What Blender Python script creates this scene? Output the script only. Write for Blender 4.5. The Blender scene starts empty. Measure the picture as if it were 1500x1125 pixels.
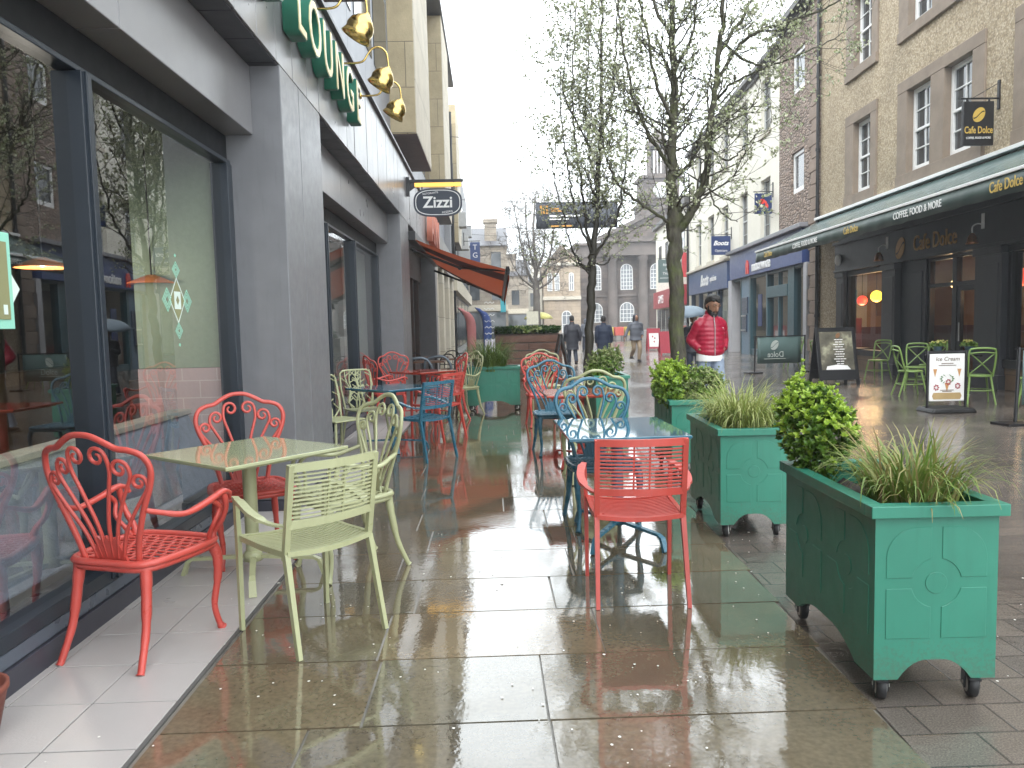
import bpy, bmesh, math, random
from mathutils import Vector, Matrix, noise as mnoise
random.seed(7)
R=math.radians; PI=math.pi; sin=math.sin; cos=math.cos
S=bpy.context.scene; COL=S.collection
rnd=random.uniform
# ---------------------------------------------------------------- materials
MATS={}
def newmat(name):
    m=bpy.data.materials.new(name); m.use_nodes=True
    nt=m.node_tree; b=nt.nodes['Principled BSDF']
    return m,nt,b
def nd(nt,t,**k):
    n=nt.nodes.new(t)
    for a,v in k.items():
        if a in n.inputs: n.inputs[a].default_value=v
        else: setattr(n,a,v)
    return n
def ramp(nt,src,stops):
    r=nt.nodes.new('ShaderNodeValToRGB'); e=r.color_ramp.elements
    while len(e)<len(stops): e.new(.5)
    for i,(p,c) in enumerate(stops):
        e[i].position=p; e[i].color=(*c,1) if len(c)==3 else c
    nt.links.new(src,r.inputs[0]); return r
def mix(nt,f,a,b,blend='MIX'):
    n=nt.nodes.new('ShaderNodeMix'); n.data_type='RGBA'; n.blend_type=blend
    for sock,v in ((0,f),(6,a),(7,b)):
        if hasattr(v,'node'): nt.links.new(v,n.inputs[sock])
        elif isinstance(v,(int,float)): n.inputs[sock].default_value=v
        else: n.inputs[sock].default_value=(*v,1)
    return n.outputs[2]
def tc(nt,kind='Object'):
    return nt.nodes.new('ShaderNodeTexCoord').outputs[kind]
def noise(nt,scale,detail=4,vec=None,rough=.55):
    n=nd(nt,'ShaderNodeTexNoise',Scale=scale,Detail=detail,Roughness=rough)
    nt.links.new(vec if vec is not None else tc(nt),n.inputs['Vector']); return n.outputs['Fac']
def bumpn(nt,b,h,strength=.3,dist=.01):
    n=nd(nt,'ShaderNodeBump',Strength=strength,Distance=dist)
    nt.links.new(h,n.inputs['Height']); nt.links.new(n.outputs[0],b.inputs['Normal']); return n
def sc(c,f): return tuple(max(0,min(1,x*f)) for x in c)
def mat(name,col,rough=.5,var=.12,vs=6,bump=0,bs=60,metal=0,coat=0,rv=.12,spec=.5,bd=.01):
    if name in MATS: return MATS[name]
    m,nt,b=newmat(name)
    n=noise(nt,vs,5)
    r=ramp(nt,n,[(.18,sc(col,1-var)),(.82,sc(col,1+var))])
    nt.links.new(r.outputs[0],b.inputs['Base Color'])
    n2=noise(nt,vs*2.7,3)
    r2=ramp(nt,n2,[(.15,(max(.02,rough-rv*.6),)*3),(.85,(min(1,rough+rv*.6),)*3)])
    nt.links.new(r2.outputs[0],b.inputs['Roughness'])
    b.inputs['Metallic'].default_value=metal; b.inputs['Specular IOR Level'].default_value=spec
    if coat: b.inputs['Coat Weight'].default_value=coat; b.inputs['Coat Roughness'].default_value=.06
    if bump: bumpn(nt,b,noise(nt,bs,4),bump,bd)
    MATS[name]=m; return m
def leafmat(name,c1,c2,c3,rough=.45,trans=.25):
    if name in MATS: return MATS[name]
    m,nt,b=newmat(name)
    g=nt.nodes.new('ShaderNodeNewGeometry')
    r=ramp(nt,g.outputs['Random Per Island'],[(0,c1),(.5,c2),(1,c3)])
    nt.links.new(r.outputs[0],b.inputs['Base Color']); b.inputs['Roughness'].default_value=rough
    t=nt.nodes.new('ShaderNodeBsdfTranslucent'); nt.links.new(r.outputs[0],t.inputs[0])
    mx=nt.nodes.new('ShaderNodeMixShader'); mx.inputs[0].default_value=trans
    nt.links.new(b.outputs[0],mx.inputs[1]); nt.links.new(t.outputs[0],mx.inputs[2])
    nt.links.new(mx.outputs[0],nt.nodes['Material Output'].inputs[0]); MATS[name]=m; return m
def glassmat(name,tint=(.8,.86,.84),ior=1.75,rough=.0,wav=0):
    if name in MATS: return MATS[name]
    m,nt,b=newmat(name); nt.nodes.remove(b)
    t=nt.nodes.new('ShaderNodeBsdfTransparent'); t.inputs[0].default_value=(*tint,1)
    g=nt.nodes.new('ShaderNodeBsdfGlossy'); g.inputs['Roughness'].default_value=rough
    f=nt.nodes.new('ShaderNodeFresnel'); f.inputs[0].default_value=ior
    mx=nt.nodes.new('ShaderNodeMixShader'); ge=nt.nodes.new('ShaderNodeNewGeometry'); mr=nt.nodes.new('ShaderNodeMapRange')
    mr.inputs[3].default_value=ior; mr.inputs[4].default_value=1/ior; nt.links.new(ge.outputs['Backfacing'],mr.inputs[0]); nt.links.new(mr.outputs[0],f.inputs[0])
    if wav:
        bp=nd(nt,'ShaderNodeBump',Strength=wav,Distance=.02); nt.links.new(noise(nt,.9,1),bp.inputs['Height'])
        nt.links.new(bp.outputs[0],g.inputs['Normal'])
    nt.links.new(f.outputs[0],mx.inputs[0]); nt.links.new(t.outputs[0],mx.inputs[1]); nt.links.new(g.outputs[0],mx.inputs[2])
    nt.links.new(mx.outputs[0],nt.nodes['Material Output'].inputs[0]); MATS[name]=m; return m
def emit(name,col,st):
    if name in MATS: return MATS[name]
    m,nt,b=newmat(name); b.inputs['Base Color'].default_value=(*col,1)
    b.inputs['Emission Color'].default_value=(*col,1); b.inputs['Emission Strength'].default_value=st; MATS[name]=m; return m
def brickmat(name,c1,c2,mort,bw,bh,ms=.012,rough=.8,bump=.5,rot=None,var=.25,ns=3,distort=0,spec=.4,offset=.5):
    """masonry: bricks laid along local x (or y through rot) and z"""
    if name in MATS: return MATS[name]
    m,nt,b=newmat(name)
    v=tc(nt)
    mp=nt.nodes.new('ShaderNodeMapping'); nt.links.new(v,mp.inputs[0])
    if rot: mp.inputs['Rotation'].default_value=rot
    vec=mp.outputs[0]
    if distort:
        nn=nt.nodes.new('ShaderNodeTexNoise'); nn.inputs['Scale'].default_value=3.5; nt.links.new(vec,nn.inputs['Vector'])
        ad=nt.nodes.new('ShaderNodeVectorMath'); ad.operation='MULTIPLY_ADD'
        nt.links.new(nn.outputs['Color'],ad.inputs[0]); ad.inputs[1].default_value=(distort,)*3; nt.links.new(vec,ad.inputs[2]); vec=ad.outputs[0]
    br=nd(nt,'ShaderNodeTexBrick',Scale=1.0); br.inputs['Brick Width'].default_value=bw; br.inputs['Row Height'].default_value=bh
    br.inputs['Mortar Size'].default_value=ms; br.inputs['Mortar Smooth'].default_value=.3; br.offset=offset
    br.inputs['Color1'].default_value=(*c1,1); br.inputs['Color2'].default_value=(*c2,1); br.inputs['Mortar'].default_value=(*mort,1)
    nt.links.new(vec,br.inputs['Vector'])
    n=noise(nt,ns,6,rough=.65); r=ramp(nt,n,[(.3,(1-var,)*3),(.72,(1+var*.6 if var<1 else 1,)*3)])
    c=mix(nt,1.0,br.outputs['Color'],r.outputs[0],'MULTIPLY')
    nt.links.new(c,b.inputs['Base Color']); b.inputs['Roughness'].default_value=rough; b.inputs['Specular IOR Level'].default_value=spec
    mm=nt.nodes.new('ShaderNodeMath'); mm.operation='MULTIPLY_ADD'; mm.inputs[1].default_value=-1.0
    nt.links.new(br.outputs['Fac'],mm.inputs[0]); nt.links.new(noise(nt,28,4),mm.inputs[2])
    bumpn(nt,b,mm.outputs[0],bump,.02); MATS[name]=m; return m
# ---------------------------------------------------------------- mesh builder
class MB:
    def __init__(s): s.v=[]; s.f=[]; s.sm=[]
    def add(s,vs,fs,smooth=False):
        o=len(s.v); s.v+= [tuple(p) for p in vs]; s.f+=[tuple(i+o for i in f) for f in fs]; s.sm+=[smooth]*len(fs); return s
    def box(s,x0,x1,y0,y1,z0,z1,M=None):
        v=[Vector((x,y,z)) for z in(z0,z1) for y in(y0,y1) for x in(x0,x1)]
        if M: v=[M@p for p in v]
        return s.add(v,[(0,2,3,1),(4,5,7,6),(0,1,5,4),(2,6,7,3),(0,4,6,2),(1,3,7,5)])
    def fbox(s,F,u0,u1,z0,z1,d0,d1):
        v=[F(u,z,d) for z in(z0,z1) for d in(d0,d1) for u in(u0,u1)]
        return s.add(v,[(0,2,3,1),(4,5,7,6),(0,1,5,4),(2,6,7,3),(0,4,6,2),(1,3,7,5)])
    def quad(s,a,b,c,d,smooth=False): return s.add([a,b,c,d],[(0,1,2,3)],smooth)
    def prism(s,poly,T,h0,h1):
        """extrude 2-D polygon; T maps (a,b,h) to 3-D"""
        n=len(poly); v=[T(a,b,h0) for a,b in poly]+[T(a,b,h1) for a,b in poly]
        return s.add(v,[tuple(range(n))[::-1],tuple(range(n,2*n))]+[(i,(i+1)%n,n+(i+1)%n,n+i) for i in range(n)])
    def tube(s,pts,r,n=8,flat=1.0,up=None,sq=False,cap=True,smooth=True):
        pts=[Vector(p) for p in pts]; k=len(pts)
        rs=r if isinstance(r,(list,tuple)) else [r]*k
        if len(rs)!=k: rs=[rs[0]+(rs[-1]-rs[0])*i/(k-1) for i in range(k)] if len(rs)==2 else [rs[min(len(rs)-1,int(i*(len(rs)-1)/(k-1)+.5))] for i in range(k)]
        t0=(pts[1]-pts[0]).normalized()
        u=Vector(up) if up else (Vector((0,0,1)) if abs(t0.z)<.9 else Vector((0,1,0)))
        vs=[]; ph=PI/4 if sq else 0
        for i in range(k):
            t=(pts[min(i+1,k-1)]-pts[max(i-1,0)])
            if t.length<1e-9: t=t0
            t.normalize(); u=(u-t*u.dot(t))
            if u.length<1e-6: u=t.orthogonal()
            u.normalize(); w=t.cross(u)
            for j in range(n):
                a=2*PI*j/n+ph; vs.append(pts[i]+w*(cos(a)*rs[i])+u*(sin(a)*rs[i]*flat))
        fs=[(i*n+j,i*n+(j+1)%n,(i+1)*n+(j+1)%n,(i+1)*n+j) for i in range(k-1) for j in range(n)]
        s.add(vs,fs,smooth and n>4)
        if cap: s.add(vs[:n],[tuple(range(n))[::-1]]); s.add(vs[-n:],[tuple(range(n))])
        return s
    def lathe(s,prof,n=20,M=None,smooth=True):
        vs=[]
        for r,z in prof:
            for j in range(n):
                a=2*PI*j/n; p=Vector((r*cos(a),r*sin(a),z)); vs.append(M@p if M else p)
        k=len(prof)
        return s.add(vs,[(i*n+j,i*n+(j+1)%n,(i+1)*n+(j+1)%n,(i+1)*n+j) for i in range(k-1) for j in range(n)],smooth)
    def loft(s,rings,n=20,M=None):
        """rings: (cx,cy,z,rx,ry)"""
        vs=[]
        for cx,cy,z,rx,ry in rings:
            for j in range(n):
                a=2*PI*j/n; p=Vector((cx+rx*cos(a),cy+ry*sin(a),z)); vs.append(M@p if M else p)
        k=len(rings); s.add(vs,[(i*n+j,i*n+(j+1)%n,(i+1)*n+(j+1)%n,(i+1)*n+j) for i in range(k-1) for j in range(n)],True)
        s.add(vs[:n],[tuple(range(n))[::-1]],True); s.add(vs[-n:],[tuple(range(n))],True); return s
    def ball(s,c,r,n=10,m=7):
        rx,ry,rz=r if isinstance(r,tuple) else (r,r,r)
        return s.loft([(c[0],c[1],c[2]-rz*cos(PI*i/m),max(1e-4,rx*sin(PI*i/m)),max(1e-4,ry*sin(PI*i/m))) for i in range(m+1)],n)
    def build(s,name,m,parent=None,label=None,bevel=0,seg=2,rel=False):
        me=bpy.data.meshes.new(name); me.from_pydata(s.v,[],s.f); me.update()
        me.polygons.foreach_set('use_smooth',s.sm)
        me.materials.append(m)
        o=bpy.data.objects.new(name,me); COL.objects.link(o)
        if parent is not None:
            o.parent=parent
            if rel: o.location=-parent.location
        if label: o['label']=label
        if bevel:
            b=o.modifiers.new('bevel','BEVEL'); b.width=bevel; b.segments=seg; b.limit_method='ANGLE'; b.angle_limit=R(40); b.harden_normals=False
        return o
def weld(o,d=.0005):
    m=o.modifiers.new('weld','WELD'); m.merge_threshold=d; return o
def crom(P,n=6,closed=False):
    P=[Vector(p) for p in P]; out=[]; k=len(P)
    rng=range(k) if closed else range(k-1)
    for i in rng:
        a,b,c,d=(P[(i-1)%k],P[i],P[(i+1)%k],P[(i+2)%k]) if closed else (P[max(i-1,0)],P[i],P[i+1],P[min(i+2,k-1)])
        for j in range(n):
            t=j/n; out.append(.5*((2*b)+(c-a)*t+(2*a-5*b+4*c-d)*t*t+(3*b-a-3*c+d)*t**3))
    if not closed: out.append(P[-1])
    return out
def thing(name,label,cat,loc=(0,0,0),rz=0,group=None):
    o=bpy.data.objects.new(name,None); COL.objects.link(o); o.location=loc; o.rotation_euler=(0,0,rz); o.empty_display_size=.1
    o['label']=label; o['category']=cat
    if group: o['group']=group
    return o
def tag(o,label,cat,group=None,kind=None):
    o['label']=label; o['category']=cat
    if group: o['group']=group
    if kind: o['kind']=kind
    return o
def struct(o,kind='structure',label=None,cat=None):
    o['kind']=kind
    if label: o['label']=label
    if cat: o['category']=cat
    return o
def kids(o): return [c for c in COL.objects if c.parent==o]
def dup(root,loc,rz,label,group=None,material=None):
    ch=kids(root)
    r=root.copy(); COL.objects.link(r); r.location=loc; r.rotation_euler=(0,0,rz); r['label']=label
    if group: r['group']=group
    for c in ch:
        d=c.copy(); COL.objects.link(d); d.parent=r
        if material: d.data=swap(c.data,material)
        for g in kids(c):
            e=g.copy(); COL.objects.link(e); e.parent=d
            if material and g.data: e.data=swap(g.data,material)
    return r
SW={}
def swap(me,m):
    k=(me.name,m.name)
    if k not in SW:
        SW[k]=me.copy(); SW[k].materials[0]=m
    return SW[k]
def face(fx,fy): return math.atan2(-fx,fy)     # rotation that turns local +Y to (fx,fy)
FONT=None
def text(s,size,org,right,up,m,parent=None,name='lettering',ext=.004,align='CENTER',shear=0,sx=1.0,rel=True,label=None,bev=0):
    cu=bpy.data.curves.new(name,'FONT'); cu.body=s; cu.size=size; cu.extrude=ext; cu.align_x=align; cu.align_y='CENTER'; cu.shear=shear; cu.resolution_u=3
    cu.offset=bev
    t=bpy.data.objects.new(name,cu); COL.objects.link(t)
    dg=bpy.context.evaluated_depsgraph_get(); me=bpy.data.meshes.new_from_object(t.evaluated_get(dg)); bpy.data.objects.remove(t); bpy.data.curves.remove(cu)
    r=Vector(right).normalized(); u=Vector(up).normalized(); n=r.cross(u)
    M=Matrix(((r.x*sx,u.x,n.x,org[0]),(r.y*sx,u.y,n.y,org[1]),(r.z*sx,u.z,n.z,org[2]),(0,0,0,1)))
    me.transform(M); me.materials.clear(); me.materials.append(m)
    o=bpy.data.objects.new(name,me); COL.objects.link(o)
    if parent is not None:
        o.parent=parent
        if rel: o.location=-parent.location
    if label: o['label']=label
    return o
def wall_open(mb,F,u0,u1,z0,z1,ops,depth=.25):
    us=sorted({u0,u1,*[o[0] for o in ops],*[o[1] for o in ops]}); zs=sorted({z0,z1,*[o[2] for o in ops],*[o[3] for o in ops]})
    for i in range(len(us)-1):
        for j in range(len(zs)-1):
            a,b,c,d=us[i],us[i+1],zs[j],zs[j+1]; mu,mz=(a+b)/2,(c+d)/2
            if mu<u0 or mu>u1 or mz<z0 or mz>z1: continue
            if any(o[0]<mu<o[1] and o[2]<mz<o[3] for o in ops): continue
            mb.quad(F(a,c,0),F(b,c,0),F(b,d,0),F(a,d,0))
    for a,b,c,d in ops:
        for (p,q) in (((a,c),(b,c)),((b,c),(b,d)),((b,d),(a,d)),((a,d),(a,c))):
            mb.quad(F(*p,0),F(*q,0),F(*q,-depth),F(*p,-depth))
def each(name,m,parent,F,boxes,**k):
    for q in boxes: MB().fbox(F,*q).build(name,m,parent,**k)
def rubble():
    m,nt,b=newmat('brown_rubble_stone'); mp=nt.nodes.new('ShaderNodeMapping'); mp.inputs['Scale'].default_value=(3.8,3.8,9.0); nt.links.new(tc(nt),mp.inputs[0])
    nn=nt.nodes.new('ShaderNodeTexNoise'); nn.inputs['Scale'].default_value=1.3; nt.links.new(mp.outputs[0],nn.inputs['Vector'])
    ad=nt.nodes.new('ShaderNodeVectorMath'); ad.operation='MULTIPLY_ADD'; nt.links.new(nn.outputs['Color'],ad.inputs[0]); ad.inputs[1].default_value=(.5,.5,.4); nt.links.new(mp.outputs[0],ad.inputs[2])
    v=nd(nt,'ShaderNodeTexVoronoi',Scale=1.0); v.inputs['Randomness'].default_value=.8; nt.links.new(ad.outputs[0],v.inputs['Vector'])
    e=nd(nt,'ShaderNodeTexVoronoi',Scale=1.0); e.feature='DISTANCE_TO_EDGE'; e.inputs['Randomness'].default_value=.8; nt.links.new(ad.outputs[0],e.inputs['Vector'])
    c=ramp(nt,v.outputs['Color'],[(.1,(.22,.165,.135)),(.4,(.33,.25,.20)),(.7,(.27,.215,.18)),(.95,(.40,.31,.25))])
    j=ramp(nt,e.outputs['Distance'],[(.0,(.45,)*3),(.09,(1,)*3)]); c=mix(nt,1,c.outputs[0],j.outputs[0],'MULTIPLY')
    n=ramp(nt,noise(nt,14,6),[(.3,(.75,)*3),(.7,(1.2,)*3)]); c=mix(nt,1,c,n.outputs[0],'MULTIPLY'); nt.links.new(c,b.inputs['Base Color']); b.inputs['Roughness'].default_value=.9
    h=ramp(nt,e.outputs['Distance'],[(.0,(0,)*3),(.25,(1,)*3)]); a=nt.nodes.new('ShaderNodeMath'); a.operation='MULTIPLY_ADD'; a.inputs[1].default_value=.7; nt.links.new(noise(nt,9,6),a.inputs[0]); nt.links.new(h.outputs[0],a.inputs[2])
    bumpn(nt,b,a.outputs[0],.8,.05); return m
def worn(name,col,rough,chip,mud=None,spec=.5,drops=True):
    if name in MATS: return MATS[name]
    m,nt,b=newmat(name); n=noise(nt,5,5); c=ramp(nt,n,[(.2,sc(col,.88)),(.8,sc(col,1.1))]).outputs[0]
    k=ramp(nt,noise(nt,34,6,rough=.75),[(.69,(0,)*3),(.73,(1,)*3)]); c=mix(nt,k.outputs[0],c,chip)
    mp=nt.nodes.new('ShaderNodeMapping'); mp.inputs['Scale'].default_value=(30,30,2.2); nt.links.new(tc(nt),mp.inputs[0])
    st=ramp(nt,noise(nt,1,4,vec=mp.outputs[0]),[(.55,(0,)*3),(.80,(.30,)*3)]); c=mix(nt,st.outputs[0],c,sc(col,.55))
    if mud:
        sx=nt.nodes.new('ShaderNodeSeparateXYZ'); nt.links.new(tc(nt),sx.inputs[0])
        hz=ramp(nt,sx.outputs[2],[(.10,(.36,)*3),(.40,(0,)*3)]); ad=nt.nodes.new('ShaderNodeMath'); ad.operation='ADD'; nt.links.new(hz.outputs[0],ad.inputs[0]); nt.links.new(noise(nt,75,5,rough=.7),ad.inputs[1])
        mk=ramp(nt,ad.outputs[0],[(.72,(0,)*3),(.88,(.34,)*3)]); c=mix(nt,mk.outputs[0],c,mud)
    nt.links.new(c,b.inputs['Base Color']); r2=ramp(nt,noise(nt,13,3),[(.2,(rough-.06,)*3),(.8,(rough+.10,)*3)]); nt.links.new(r2.outputs[0],b.inputs['Roughness']); b.inputs['Specular IOR Level'].default_value=spec
    if drops:
        v=nd(nt,'ShaderNodeTexVoronoi',Scale=85.0); nt.links.new(tc(nt),v.inputs['Vector']); h=ramp(nt,v.outputs['Distance'],[(.0,(1,)*3),(.28,(0,)*3)]); bumpn(nt,b,h.outputs[0],.35,.003)
    MATS[name]=m; return m
# ---------------------------------------------------------------- palette
m_slate=worn('slate_cladding',(.180,.181,.192),.34,(.145,.145,.152),(.10,.095,.09),.6,False)
m_fascia=mat('fascia_cladding',(.245,.239,.247),.30,.16,1.5,.08,7,.25,0,.08,.6)
m_darkframe=mat('dark_frame_paint',(.020,.027,.037),.30,.10,4,rv=.05)
m_headframe=mat('shaded_frame_head',(.007,.008,.010),.6,.1,4)  # shade under the bulkhead put into the colour of the frame head
m_black=mat('black_paint',(.012,.012,.014),.35,.2,6)
m_joint=mat('dark_joint',(.01,.01,.012),.8)
m_red=worn('red_enamel',(.52,.072,.055),.30,(.22,.04,.03))
m_sage=worn('sage_enamel',(.40,.41,.235),.30,(.26,.24,.15))
m_blue=worn('blue_enamel',(.035,.135,.20),.26,(.09,.16,.19))
m_cafegreen=mat('cafe_green_paint',(.17,.27,.07),.38,.12,8)
m_planter=worn('planter_green_paint',(.034,.205,.140),.36,(.02,.10,.07),(.085,.07,.05),.5,False)
m_rubber=mat('black_rubber',(.014,.014,.015),.5,.2,20)
m_steel=mat('zinc_steel',(.5,.5,.5),.35,.15,20,0,60,.9)
m_brass=mat('brass',(.62,.45,.16),.22,.2,12,.05,30,1)
m_gold=mat('gold_lettering',(.62,.43,.10),.4,.15,10,0,60,.3)
m_sageT=mat('wet_sage_table',(.38,.40,.23),.10,.05,2,0,60,0,.5,.03)
m_blueT=mat('wet_blue_table',(.035,.135,.20),.05,.06,2,0,60,0,.6,.02)
m_redT=mat('wet_red_table',(.42,.06,.035),.10,.05,2,0,60,0,.5,.03)
m_white=mat('white_paint',(.78,.78,.77),.4,.05,5)
m_cream=mat('cream_render',(.72,.69,.60),.85,.10,.5,.15,40)
m_grit=mat('soil',(.03,.022,.016),.9,.4,30,.8,60)
m_pane=mat('window_pane',(.035,.042,.048),.06,.3,.7,0,60,0,0,.03,1.0)
m_glass=glassmat('shop_glass',(.90,.92,.91),3.1,0,.012)
m_glassR=glassmat('cafe_glass',(.75,.75,.72),1.5)
m_navy=mat('navy_sign',(.02,.04,.13),.35,.08,4)
m_blueSign=mat('blue_fascia',(.036,.062,.185),.35,.08,2)
m_bootsblue=mat('slate_blue_fascia',(.04,.075,.18),.35,.08,2)
m_cafedark=mat('charcoal_shopfront',(.035,.036,.042),.4,.15,2,.04,20)
m_stoneTrim=mat('brown_sandstone_trim',(.225,.178,.137),.8,.25,2.5,.25,30)
m_skin=mat('skin',(.30,.16,.10),.5,.1,20)
m_hair=mat('black_hair',(.012,.010,.009),.55,.3,60,.6,150)
# ---------------------------------------------------------------- camera, light, world
F_=1100.; HC=1.45
f=Vector((720-750,-(478-562.5),F_)).normalized()
r=Vector((1,.0232,0)); r=(r-f*r.dot(f)).normalized()
u=f.cross(r)
if u.y<0: u=-u
rows=(r,f,u)
cd=bpy.data.cameras.new('camera'); cam=bpy.data.objects.new('camera',cd); COL.objects.link(cam); S.camera=cam
cd.sensor_width=36; cd.lens=36*F_/1500; cd.clip_end=2000; cd.clip_start=.05
Mx=Matrix.Identity(4)
for i in range(3):
    Mx[i][0]=rows[i].x; Mx[i][1]=rows[i].y; Mx[i][2]=-rows[i].z
Mx[0][3]=0; Mx[1][3]=0; Mx[2][3]=HC
cam.matrix_world=Mx
def PX(px,py,Y):
    """world point seen at a pixel of the photo, at depth Y along the street"""
    d=Vector((px-750,-(py-562.5),F_)); w=Vector((r.dot(d),f.dot(d),u.dot(d))); t=Y/w.y
    return Vector((0,0,HC))+w*t
W=bpy.data.worlds.new('World'); S.world=W; W.use_nodes=True; wn=W.node_tree
bg=wn.nodes['Background']
sky=wn.nodes.new('ShaderNodeTexSky'); sky.sky_type='NISHITA'; sky.sun_disc=False; sky.sun_elevation=R(48); sky.sun_rotation=R(200); sky.dust_density=6; sky.air_density=1.2
hs=wn.nodes.new('ShaderNodeHueSaturation'); hs.inputs['Saturation'].default_value=.10; hs.inputs['Value'].default_value=1.0
wn.links.new(sky.outputs[0],hs.inputs['Color'])
wm=mix(wn,.75,hs.outputs[0],(14.0,15.0,15.6))
wn.links.new(wm,bg.inputs[0]); bg.inputs[1].default_value=.15
sl=bpy.data.lights.new('sun','SUN'); sl.energy=.8; sl.angle=R(25); sl.color=(1,.97,.92); so=bpy.data.objects.new('sun',sl); COL.objects.link(so)
so.rotation_euler=(R(42),0,R(-20)); so.location=(0,0,30)
S.view_settings.view_transform='Standard'; S.view_settings.look='None'; S.view_settings.exposure=1.0; S.view_settings.gamma=1
S.cycles.use_denoising=True; S.cycles.max_bounces=8; S.cycles.transparent_max_bounces=12; S.cycles.caustics_reflective=False; S.cycles.caustics_refractive=False; S.cycles.sample_clamp_indirect=6
# ---------------------------------------------------------------- ground
def wetflags():
    m,nt,b=newmat('wet_sandstone_flags')
    g=nt.nodes.new('ShaderNodeNewGeometry')
    c=ramp(nt,g.outputs['Random Per Island'],[(0,(.145,.122,.084)),(.3,(.168,.135,.088)),(.55,(.138,.125,.092)),(.8,(.182,.140,.088)),(1,(.120,.107,.080))])
    n=noise(nt,2.2,7,rough=.65); rr=ramp(nt,n,[(.25,(.66,)*3),(.75,(1.25,1.2,1.15))])
    col=mix(nt,1,c.outputs[0],rr.outputs[0],'MULTIPLY')
    n3=noise(nt,45,5); sp=ramp(nt,n3,[(.35,(.82,)*3),(.65,(1.12,)*3)]); col=mix(nt,1,col,sp.outputs[0],'MULTIPLY')
    nt.links.new(col,b.inputs['Base Color'])
    w=noise(nt,.85,4,rough=.6); pr=ramp(nt,w,[(.40,(.02,)*3),(.56,(.07,)*3),(.72,(.20,)*3)])
    nt.links.new(pr.outputs[0],b.inputs['Roughness']); b.inputs['IOR'].default_value=1.5; b.inputs['Specular IOR Level'].default_value=1.0
    vo=nd(nt,'ShaderNodeTexVoronoi',Scale=38.0); nt.links.new(tc(nt),vo.inputs['Vector'])
    vr=ramp(nt,vo.outputs['Distance'],[(.0,(0,)*3),(.16,(1,)*3),(.30,(0,)*3)])
    a=nt.nodes.new('ShaderNodeMath'); a.operation='MULTIPLY_ADD'; a.inputs[1].default_value=.07; nt.links.new(vr.outputs[0],a.inputs[0]); nt.links.new(noise(nt,30,3),a.inputs[2])
    wv=ramp(nt,w,[(.40,(.012,)*3),(.64,(.09,)*3)])
    bp=nd(nt,'ShaderNodeBump',Distance=.01); nt.links.new(wv.outputs[0],bp.inputs['Strength']); nt.links.new(a.outputs[0],bp.inputs['Height'])
    b2=nd(nt,'ShaderNodeBump',Strength=.014,Distance=.05); nt.links.new(noise(nt,2.6,2),b2.inputs['Height']); nt.links.new(bp.outputs[0],b2.inputs['Normal'])
    nt.links.new(b2.outputs[0],b.inputs['Normal'])
    b.inputs['Coat Weight'].default_value=.8; b.inputs['Coat IOR'].default_value=1.55; cw=ramp(nt,w,[(.42,(1,)*3),(.66,(.35,)*3)]); nt.links.new(cw.outputs[0],b.inputs['Coat Weight']); cr=ramp(nt,w,[(.40,(.012,)*3),(.70,(.14,)*3)]); nt.links.new(cr.outputs[0],b.inputs['Coat Roughness']); b3=nd(nt,'ShaderNodeBump',Strength=.03,Distance=.008); nt.links.new(a.outputs[0],b3.inputs['Height']); nt.links.new(b3.outputs[0],b.inputs['Coat Normal']); return m
m_flag=wetflags()
m_grout=mat('pale_wet_grout',(.20,.185,.16),.22,.85,1.6,.3,60)
XE=lambda y: 1.36+.045*max(0,min(y,9)-2.0)
g=MB(); rg=random.Random(3)
def flag(x0,x1,y0,y1,xe0=None,xe1=None):
    t=.0016; gx=.0048
    zx,zy=rg.gauss(0,.0011),rg.gauss(0,.0011); cx,cy=(x0+x1)/2,(y0+y1)/2
    h=lambda x,y: .004+(x-cx)*zx+(y-cy)*zy
    P=[(x0+gx,y0+gx),(x1-gx,y0+gx),(x1-gx,y1-gx),(x0+gx,y1-gx)]
    P=[(x+rg.uniform(-.003,.003),y+rg.uniform(-.002,.002)) for x,y in P]
    v=[(x,y,h(x,y)) for x,y in P]+[(x,y,-.02) for x,y in P]
    g.add(v,[(0,1,2,3),(0,4,5,1),(1,5,6,2),(2,6,7,3),(3,7,4,0)])
y=-1.0
rowsY=[]
while y<34:
    hgt=rg.choice((.5,.53,.53,.55,.47)) if y>2 else .53
    x=-1.245-rg.uniform(0,.5)
    while True:
        w=rg.uniform(.62,1.05); x1=x+w; xe=XE(y+.25)
        if xe-x1<.45: x1=xe
        a=max(x,-1.245)
        if x1-a>.05: flag(a,x1,y,y+hgt)
        x=x1
        if x1>=xe-1e-6: break
    y+=hgt
struct(g.build('pavement',m_flag))
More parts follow.
